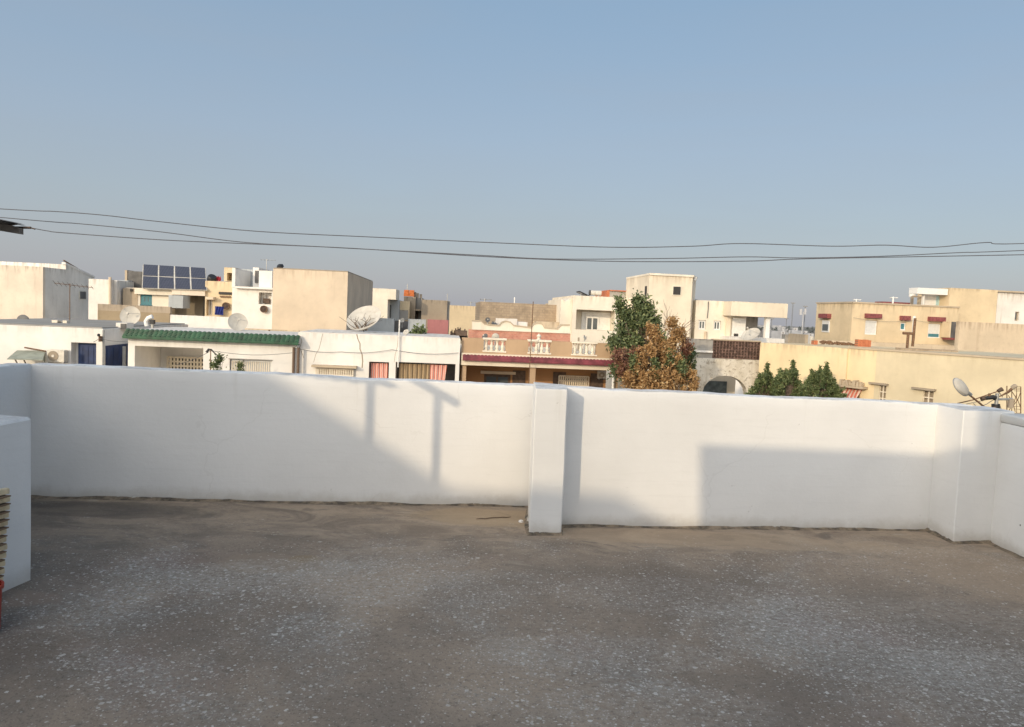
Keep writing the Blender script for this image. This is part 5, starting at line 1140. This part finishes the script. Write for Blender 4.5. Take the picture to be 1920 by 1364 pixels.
# beige two storey house on the right
v = 46; u0 = G.pix(1597, 600, v)[0]; u1 = G.pix(1797, 600, v)[0]; zt = G.pix(1690, 573, v)[1]; vbk = 50.7
t = T(G, 'house', 'long beige house with dark red window hoods, right', 'house', ((u0+u1)/2, v, ZG))
wins = [(1622, 601, 1645, 628), (1688, 605, 1699, 620), (1740, 607, 1764, 634)]
hs = [G.R(*w, v)+(.14,) for w in wins]; t.part('wall', MB().facade(u0, u1, v, vbk, ZG, zt, hs), M['sand2'])
t.part('roof_edge', MB().box(u0-.06, u1, v-.06, vbk+.05, zt+.003, zt+.1), M['concrete_l'])
for i, h in enumerate(hs):
    o = window(t, h[0]+.02, h[1]-.02, h[2]+.02, h[3]-.02, v+.12, M['whitepaint'], M['teal'] if i == 1 else M['shutter'], 1, .06, sill=.05)
    if i == 2: t.part('gap', MB().box(h[0]+.08, h[1]-.08, v+.06, v+.068, h[2]+.06, h[2]+.26), M['teal'], o)
    t.part('window_hood', MB().extr([(h[0]-.1, h[3]+.14), (h[1]+.12, h[3]+.14), (h[1]+.12, h[3]+.42), (h[0]-.1, h[3]+.42)], v-.25, v-.003), M['redtile'])
# window on the left face
vv = 49.2; z1_, z0_ = G.pix(1542, 601, vv)[1], G.pix(1542, 623, vv)[1]
o = t.part('window', MB().box(u0-.04, u0-.003, vv-.5, vv+.5, z0_, z1_), M['whitepaint']); t.part('pane', MB().box(u0-.05, u0-.041, vv-.35, vv+.42, z0_+.1, z1_-.25), M['glass'], o)
t.part('window_hood', MB().box(u0-.3, u0-.003, vv-.6, vv+.6, z1_+.15, z1_+.45), M['redtile'])
sub(t, 'red_roof_tiles', 1655, 1712, 567, 572, 51, 52, 'redtile'); sub(t, 'base_band', 1530, 1797, 643, 660, 45.2, 45.6, 'sand')
# upper storey
sub(t, 'upper_block', 1778, 1868, 542, 620, 47.2, 50.6, 'sand2', zt+.003 if False else G.pix(1820, 620, 47.2)[1], label='tall plain beige upper storey')
fb = sub(t, 'balcony_fascia', 1720, 1777.5, 541, 552.5, 47.3, 48.2, 'whitepaint'); sub(t, 'balcony_wall', 1733, 1777.6, 553, 577, 48.3, 48.5, 'whitepaint'); sub(t, 'balcony_door', 1757, 1768, 556, 576, 48.2, 48.297, 'lightblue')
sub(t, 'balcony_post', 1731, 1733.5, 553, 573, 47.6, 47.8, 'white'); sub(t, 'roof_frame', 1710, 1713, 556, 572, 50, 50.2, 'concrete'); sub(t, 'roof_frame', 1713.2, 1731, 555, 558, 50, 50.2, 'concrete')
u_, z_ = G.pix(1712, 552, 50.5); solo(G, 'water_tank', 'small white tank at the left end of the white balcony roof', 'tank', (u_, 50.6, z_-.2), MB().lathe((u_, 50.6, z_-.2), [(.001, 0), (.2, 0), (.22, .1), (.2, .3), (.001, .36)], 14), M['whitepaint'], smooth=True)
t = block('house', 'off white house block at the right edge behind the sandy wall', 'house', 1868.5, 1990, 551, 47.6, 50.5, 'white2', [(1903, 585, 1911, 602, .2)], yref=580); h = t.hs[0]; window(t, h[0], h[1], h[2], h[3], 47.78, M['concrete'], M['glass'], 1, .08); sub(t, 'roof_edge', 1870, 1992, 547.5, 550.5, 47.4, 50.6, 'concrete_l')
sx = G.R(1785, 604, 1800, 634, 45); t = T(G, 'balcony', 'dark open balcony with a red base at the end of the beige house', 'balcony', (sx[0], 45, sx[2]-.3)); t.part('opening', MB().box(sx[0], sx[1]+.6, 45.3, 45.9, sx[2], sx[3]), M['darkgrey']); t.part('base', MB().box(sx[0]-.05, sx[1], 44.7, 45.8, sx[2]-.14, sx[2]-.003), M['redtile']); t.part('jamb', MB().box(sx[0]-.1, sx[0]-.003, 45.1, 45.9, sx[2], sx[3]), M['sand2'])
t = block('house', 'sandy stained wall of a flat house at the right edge', 'house', 1797, 1995, 606, 38, 38.3, 'sand', yref=640, xm=1860)
for (x, y1, y2, lab, wm) in ((1606, 561, 569, 'tiny white mast at the left of the beige house roof', 'whitepaint'), (1675, 557, 572, 'white vent mast in the middle of the beige house roof', 'whitepaint')):
    aerial(G, x, y1, y2, 49, lab, .5, (1, 0, 0), 3, .1, .05, zb=zt+.1, mat=wm)

def fcable(pts, v, label, r=.009):
    P_ = [Vector((G.pix(x, y_, v)[0], v, G.pix(x, y_, v)[1])) for x, y_ in pts]; fine = []
    for a, b_ in zip(P_, P_[1:]): fine += [a.lerp(b_, k/8)-Vector((0, 0, .12*math.sin(math.pi*k/8)*(b_-a).length/3)) for k in range(8)]
    solo(G, 'facade_cable', label, 'cable', tuple(P_[0]), MB().tube(fine+[P_[-1]], r, 5), M['wire'], 'cables strung along the facades', smooth=True)
fcable([(175, 642), (186, 635), (238, 641)], 29.5, 'thin cable strung from the blue door house to the green tiled house')
fcable([(1600, 596), (1715, 601), (1785, 604)], 45.8, 'thin cable along the beige house above its windows')
fcable([(330, 685), (396, 658), (548, 662)], 28.6, 'thin cable crossing before the green tiled house')
fcable([(563, 655), (640, 660), (735, 656), (860, 662)], 29.7, 'thin cable along the cracked white house')
t = T(G, 'cable_bracket', 'small cable bracket with insulators on the white wall between the blue doors', 'bracket', (G.pix(186, 636, 29.8)[0],)+(29.85, G.pix(186, 640, 29.8)[1])); bk = MB(); c_ = (G.pix(186, 636, 29.7)[0], 29.7, G.pix(186, 636, 29.7)[1])
bk.box(c_[0]-.02, c_[0]+.02, 29.68, 29.997, c_[2]-.1, c_[2]+.1); t.part('arm', bk, M['rust']); t.part('insulator', MB().lathe((c_[0], 29.66, c_[2]+.101), [(.001, 0), (.05, 0), (.06, .06), (.03, .1), (.001, .1)], 8), M['black'])
for (x, y_, v_, lab) in ((1085, 633, 33.5, 'short pipe stub on the tan house roof terrace'), (640, 622, 33, 'short grey pipe stub behind the cracked white house edge'), (505, 619, 33.8, 'short rusty pipe stub on the green tiled house roof')):
    u_, z_ = G.pix(x, y_, v_); solo(G, 'pipe_stub', lab, 'pipe', (u_, v_, z_-.6), MB().tube([(u_, v_, z_-.6), (u_, v_, z_)], .04, 8), M['rust'] if 'rusty' in lab else M['concrete'])

# ================================================================== trees
plant(G, 'tree', 'tall green leafy tree rising behind the rust brown creeper', 'tree',
      [(1152, 640, 8, 10, 0, 0), (1180, 600, 12, 20, .3, 0), (1212, 590, 10, 18, .3, 0), (1190, 660, 30, 30, .5, 0), (1230, 660, 20, 30, .6, 0), (1160, 655, 16, 20, 0, 0), (1172, 625, 17, 24, .2, 0), (1168, 592, 9, 18, .2, 0), (1163, 573, 4, 12, .2, 0), (1197, 590, 15, 22, .3, 0), (1196, 566, 7, 9, .3, 0), (1207, 612, 20, 22, .2, 0), (1188, 645, 22, 26, 0, 0), (1226, 630, 11, 20, .3, 0), (1229, 604, 4, 16, .3, 0), (1215, 575, 4, 10, .3, 0), (1158, 690, 11, 20, 0, 0), (1175, 690, 18, 25, .4, 0), (1290, 672, 13, 22, .7, 0), (1288, 700, 15, 24, .7, 0), (1255, 690, 20, 25, .8, 0)],
      29.2, ['leaf'], 2100, .075, .1, .16, 11)
plant(G, 'tree', 'rust brown dried creeper tree beside the tan house', 'tree',
      [(1240, 640, 9, 16, .1, 2), (1228, 690, 7, 22, -.4, 2), (1256, 672, 6, 18, -.3, 2), (1190, 680, 7, 20, -.3, 2), (1276, 690, 6, 20, -.4, 2), (1262, 610, 7, 14, 0, 0), (1250, 690, 30, 40, .2, 0), (1200, 712, 30, 30, .2, 0), (1280, 700, 18, 34, .1, 0), (1180, 700, 18, 26, .1, 0), (1222, 590+30, 10, 20, 0, 0), (1232, 645, 14, 22, 0, 0), (1246, 660, 14, 24, -.2, 0), (1262, 640, 12, 22, 0, 0), (1272, 625, 9, 14, 0, 0), (1216, 668, 15, 24, -.3, 0), (1200, 690, 16, 26, -.3, 0), (1178, 712, 10, 20, -.4, 0), (1215, 712, 16, 20, -.5, 0), (1240, 705, 15, 24, -.5, 0), (1265, 680, 14, 24, -.3, 0), (1270, 712, 14, 22, -.5, 0), (1298, 715, 8, 18, -.3, 0), (1252, 725, 20, 14, -.6, 0), (1205, 735, 20, 14, -.6, 0), (1290, 735, 16, 16, -.5, 0), (1168, 690, 7, 20, -.2, 1), (1160, 668, 7, 14, -.3, 1), (1172, 670, 8, 18, 0, 1), (1285, 650, 8, 18, .1, 1), (1192, 668, 8, 16, 0, 1)],
      28.2, ['leafbrown', 'leafred', 'leaf'], 2300, .06, .075, .14, 12)
tw = MB(); rng = random.Random(31)
def twig(p, d_, L, r, lev):
    q_ = p+d_*L; tw.tube([p, (p+q_)*.5+Vector((rng.uniform(-.04, .04), 0, 0)), q_], [r, r*.8, r*.5], 5)
    if lev:
        for k in range(3): twig(p+d_*L*(.45+.25*k), (d_+Vector((rng.uniform(-.8, .8), rng.uniform(-.4, .4), rng.uniform(-.1, .4)))).normalized(), L*.62, r*.55, lev-1)
bp = Vector((G.pix(1256, 640, 29)[0], 29, G.pix(1256, 640, 29)[1]))
twig(bp-Vector((0, 0, 1)), Vector((.1, 0, 1)).normalized(), 1.3, .04, 3); twig(bp-Vector((.1, 0, .8)), Vector((-.25, 0, 1)).normalized(), 1.0, .03, 3); twig(bp-Vector((-.15, 0, .8)), Vector((.4, 0, 1)).normalized(), .9, .03, 3)
tw.tube([(bp.x, 29, ZG), (bp.x+.05, 29, bp.z-.9)], [.09, .045], 7)
solo(G, 'bare_tree', 'pale leafless branches rising above the rust brown creeper', 'tree', (bp.x, 29, ZG), tw, M['twig'])
OUT = [(1402, 736), (1411, 724), (1418, 711), (1424, 699), (1430, 704), (1434, 697), (1438, 681), (1443, 696), (1448, 704), (1453, 706), (1458, 701), (1463, 689), (1468, 698), (1473, 691), (1480, 695), (1487, 674), (1492, 694), (1497, 708), (1503, 718), (1510, 714), (1517, 703), (1523, 691), (1530, 693), (1537, 687), (1544, 693), (1550, 680), (1556, 698), (1563, 709), (1570, 722), (1578, 737)]
def outl(x):
    for (a, b_), (c, d_) in zip(OUT, OUT[1:]):
        if a <= x <= c: return b_+(d_-b_)*(x-a)/(c-a)
    return 740
for (xa, xb, vv_, lab, sd) in ((1402, 1451, 27, 'leftmost dark green upright shrub before the yellow wall', 41), (1451, 1501, 26.7, 'middle dark green shrub with the tallest tip, before the yellow wall', 42), (1501, 1578, 26.3, 'rightmost and broadest dark green shrub before the yellow wall', 43)):
    rng = random.Random(sd); cl = []; x = xa+1.0
    for (ox, oy) in OUT:
        if xa <= ox < xb: cl.append((ox, oy+11, 1.6, 11, .1, 0)); cl.append((ox, oy+26, 3.2, 12, .1, 0))
    while x < xb:
        ty = outl(x)+rng.uniform(1, 5); ry = rng.uniform(10, 15); cl.append((x, ty+ry+2, 3.4, ry, rng.uniform(-.25, .35), 0)); cl.append((x+rng.uniform(-2, 2), ty+ry+rng.uniform(10, 20), 6.5, 14, rng.uniform(-.3, .4), 0)); x += rng.uniform(3.2, 5.2)
    for k in range(int((xb-xa)/9)+1): cl.append((xa+4+k*9, 738, 9, 13, rng.uniform(-.2, .4), 0))
    plant(G, 'shrub', lab, 'shrub', cl, vv_, ['leaf2'], 1300, .042, .032, .07, sd, 'green shrubs before the yellow wall')

# ================================================================== far town, poles
HZ = lambda n, c: simple(n, c, .95, var=.15, scale=.1)
far_w = HZ('hazy_white', (.46, .46, .47)); far_g = HZ('hazy_grey', (.27, .265, .26)); far_t = HZ('hazy_foliage', (.13, .15, .15)); far_d = HZ('hazy_brown', (.2, .17, .16))  # distance haze mixed into the far colours
farb = [(1424, 1432, 614, 420, 'g', 'grey'), (1430, 1436, 611, 480, 'w', 'small white'), (1448, 1459, 612, 500, 'w', 'long white'), (1460, 1465, 611, 470, 'w', 'narrow white'), (1467, 1471, 613, 430, 'w', 'tiny white'), (1488, 1496, 615, 330, 'w', 'bright white'), (1504, 1514, 621, 240, 'w', 'low white'), (1515, 1526, 626, 200, 'w', 'near white'), (1440, 1462, 620, 300, 'g', 'long grey'), (1464, 1474, 622, 260, 'w', 'faint white')]
for (x1, x2, y, Y, k, nm) in farb:
    A, B = at(x1, y+6, Y), at(x2, y, Y); mb = MB().box(A.x, B.x, Y, Y+12, ZG-.05, B.z)
    t = T(Fr(0), 'far_house', f'{nm} house in the hazy far town between the canopy and the beige house', 'house', (A.x, Y, ZG-.05), 'houses of the far town'); t.part('wall', mb, far_w if k == 'w' else far_g)
    t.part('window', MB().box(A.x+(B.x-A.x)*.3, A.x+(B.x-A.x)*.5, Y-.1, Y-.02, B.z-Y*.0026, B.z-Y*.0012), far_d)
fartrees = [(1421, 616, 5, 'leftmost'), (1428, 617, 6, 'second from left'), (1452, 619, 8, 'broad'), (1479, 617, 7, 'dark round'), (1503, 617, 6, 'tall pointed'), (1519, 618, 8, 'right broad'), (1526, 617, 5, 'rightmost')]
for k, (x, y, r, nm) in enumerate(fartrees):
    Y = 290+k*5; c = at(x, y, Y); rr = r*Y/FPX; rng = random.Random(60+k); dat = ([], [], []); leaves(dat, [(c, Vector((rr, rr, rr*.75)))], 420, rr*.14, rr*.13, rng)
    t = T(Fr(0), 'far_tree', f'{nm} hazy tree in the far town', 'tree', (c.x, Y, ZG-.05), 'trees of the far town'); leafobj(t, 'crown', dat, far_t); t.part('trunk', MB().tube([(c.x, Y, ZG-.05), (c.x, Y, c.z)], rr*.1, 6), far_d)
for (x, y1, y2, Y, nm, w) in ((1487, 568, 625, 190, 'tallest', .12), (1510, 574, 626, 180, 'second tallest', .12), (1475, 597, 625, 200, 'short left', .1), (1447, 597, 630, 150, 'pole seen beside the white column', .1)):
    A, B = at(x-1.5, y2, Y), at(x, y1, Y); mb = MB().tube([(B.x, Y, ZG-.05), (B.x, Y, B.z)], w, 6)
    t = T(Fr(0), 'light_pole', f'{nm} thin hazy pole in the far town', 'pole', (B.x, Y, ZG-.05), 'far thin poles'); t.part('shaft', mb, HZ('hazy_steel', (.22, .23, .25))); t.part('lamp_bar', MB().box(B.x-.5, B.x+.5, Y-.2, Y+.2, B.z-.2, B.z), far_g)
c = at(1507, 585, 175); mb = MB(); mb.box(c.x-.9, c.x-.4, 175, 175.3, at(1504, 591, 175).z, at(1504, 580, 175).z); mb.box(c.x+.2, c.x+.6, 175, 175.3, at(1507, 590, 175).z, at(1507, 579, 175).z); mb.tube([(c.x, 175.2, ZG), (c.x, 175.2, c.z)], .12, 5)
solo(Fr(0), 'antenna_panel', 'pale panel aerials on the hazy mast beside the beige house', 'mast', (c.x, 175, ZG), mb, far_w)
A, B = at(1472, 641, 70), at(1509, 629, 70); solo(Fr(0), 'far_wall', 'dark grey blank wall between the carport and the beige house', 'wall', (A.x, 70, ZG), MB().box(A.x, B.x, 70, 71, ZG-.05, B.z), M['grey'])
A, B = at(1509, 645, 66), at(1516, 628, 66); solo(Fr(0), 'far_shed', 'narrow pale shed left of the beige house', 'shed', (A.x, 66, ZG), MB().box(A.x, B.x, 66, 70, ZG-.05, B.z), M['concrete_l'])
A, B = at(1518, 648, 60), at(1526, 630, 60); solo(Fr(0), 'water_tank', 'small white tank at the corner of the beige house', 'tank', (A.x, 60, ZG), MB().lathe(((A.x+B.x)/2, 60, ZG-.05), [(.001, 0), (.2, 0), (.2, B.z-ZG-.2), (.16, B.z-ZG), (.001, B.z-ZG+.05)], 14), M['plasticw'])

# ================================================================== overhead wires
def wire(pts, Y, label, r=.005, ext=((-500, None), (2500, None))):
    P_ = [at(x, y, Y) for x, y in pts]; 
    d0 = P_[0]-P_[2]; P_.insert(0, P_[0]+d0*3) if ext[0] else None
    d1 = P_[-1]-P_[-3]; P_.append(P_[-1]+d1*3) if ext[1] else None
    fine = []
    for i in range(len(P_)-1):
        a, b_ = P_[i], P_[i+1]; p0 = P_[max(i-1, 0)]; p3 = P_[min(i+2, len(P_)-1)]
        for k in range(6):
            s = k/6; fine.append(.5*((2*a)+(b_-p0)*s+(2*p0-5*a+4*b_-p3)*s*s+(3*a-p0-3*b_+p3)*s**3))
    fine.append(P_[-1]); solo(Fr(0), 'overhead_wire', label, 'wire', tuple(fine[0]), MB().tube(fine, r, 6), M['wire'], 'overhead wires crossing the sky', smooth=True)
wire([(0, 392), (105, 397), (195, 404), (290, 415), (480, 434), (700, 445), (960, 457), (1150, 464), (1300, 462), (1390, 457), (1560, 462), (1660, 460), (1750, 464), (1850, 455), (1920, 457)], 9.0, 'topmost wavy overhead wire across the sky')
wire([(0, 408), (150, 420), (300, 435), (450, 454), (600, 463), (750, 471), (900, 479), (1040, 486), (1250, 485), (1400, 482), (1500, 484), (1650, 481), (1800, 474), (1920, 470)], 9.3, 'middle overhead wire, starting just below the topmost at the left edge')
wire([(65, 429), (90, 433.5), (120, 437), (300, 450), (480, 458), (660, 466), (900, 481), (1060, 488), (1200, 491), (1400, 490), (1500, 486), (1700, 482), (1920, 478)], 8.7, 'lowest overhead wire, leaving from the lean-to roof corner', ext=(None, 1))
# tie the lowest wire back to the lean-to
a, b_ = at(65, 429.5, 4.4), at(65, 429, 8.7)

# ================================================================== light and sky
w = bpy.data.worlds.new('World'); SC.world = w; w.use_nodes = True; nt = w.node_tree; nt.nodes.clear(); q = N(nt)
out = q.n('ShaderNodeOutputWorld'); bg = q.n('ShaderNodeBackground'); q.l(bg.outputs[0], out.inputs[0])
sky = q.n('ShaderNodeTexSky', sky_type='NISHITA'); sky.sun_disc = False; sky.sun_elevation = R_(SUN_EL); sky.sun_rotation = math.atan2(SUN.x, SUN.y) % (2*math.pi)
sky.air_density = 1.0; sky.dust_density = 2.0; sky.ozone_density = 1.5; sky.altitude = 50
# hazy evening sky: Nishita blended with a dusty haze that thickens toward the horizon and glows around the low sun
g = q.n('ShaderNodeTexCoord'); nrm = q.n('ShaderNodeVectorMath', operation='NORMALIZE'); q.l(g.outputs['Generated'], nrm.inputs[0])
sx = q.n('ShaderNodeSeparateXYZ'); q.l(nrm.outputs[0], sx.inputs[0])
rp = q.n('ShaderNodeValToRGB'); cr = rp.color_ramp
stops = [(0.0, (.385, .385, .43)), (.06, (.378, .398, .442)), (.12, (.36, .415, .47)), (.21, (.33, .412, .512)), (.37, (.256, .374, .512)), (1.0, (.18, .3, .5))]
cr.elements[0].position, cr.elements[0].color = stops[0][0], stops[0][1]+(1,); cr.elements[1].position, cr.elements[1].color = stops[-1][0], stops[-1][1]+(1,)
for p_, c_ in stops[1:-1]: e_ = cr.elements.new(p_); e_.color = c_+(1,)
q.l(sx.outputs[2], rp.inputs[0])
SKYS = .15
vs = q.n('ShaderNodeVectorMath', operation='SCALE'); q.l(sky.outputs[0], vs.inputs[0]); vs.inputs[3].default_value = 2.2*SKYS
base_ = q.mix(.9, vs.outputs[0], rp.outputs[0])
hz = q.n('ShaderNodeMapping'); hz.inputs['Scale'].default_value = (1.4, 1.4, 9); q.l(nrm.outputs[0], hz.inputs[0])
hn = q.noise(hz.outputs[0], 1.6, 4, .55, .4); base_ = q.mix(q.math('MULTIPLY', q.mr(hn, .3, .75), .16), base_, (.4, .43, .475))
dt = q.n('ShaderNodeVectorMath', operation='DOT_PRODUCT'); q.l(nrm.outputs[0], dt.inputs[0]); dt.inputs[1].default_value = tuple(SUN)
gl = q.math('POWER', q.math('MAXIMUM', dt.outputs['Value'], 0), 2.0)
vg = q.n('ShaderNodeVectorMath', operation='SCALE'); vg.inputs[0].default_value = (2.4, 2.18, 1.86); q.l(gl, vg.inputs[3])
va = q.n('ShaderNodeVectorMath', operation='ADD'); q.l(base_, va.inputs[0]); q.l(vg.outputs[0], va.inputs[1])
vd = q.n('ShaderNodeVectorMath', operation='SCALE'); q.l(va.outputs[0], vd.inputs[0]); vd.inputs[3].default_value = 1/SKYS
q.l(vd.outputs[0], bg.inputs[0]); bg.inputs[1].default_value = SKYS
sl = bpy.data.lights.new('sun', 'SUN'); sl.energy = 1.9; sl.angle = R_(.56); sl.color = (1, .81, .56); so = bpy.data.objects.new('sun', sl); COL.objects.link(so)
so.rotation_euler = (-SUN).to_track_quat('-Z', 'Y').to_euler(); so.location = SUN*60
SC.view_settings.view_transform = 'Standard'; SC.view_settings.look = 'None'; SC.view_settings.exposure = 0; SC.view_settings.gamma = 1
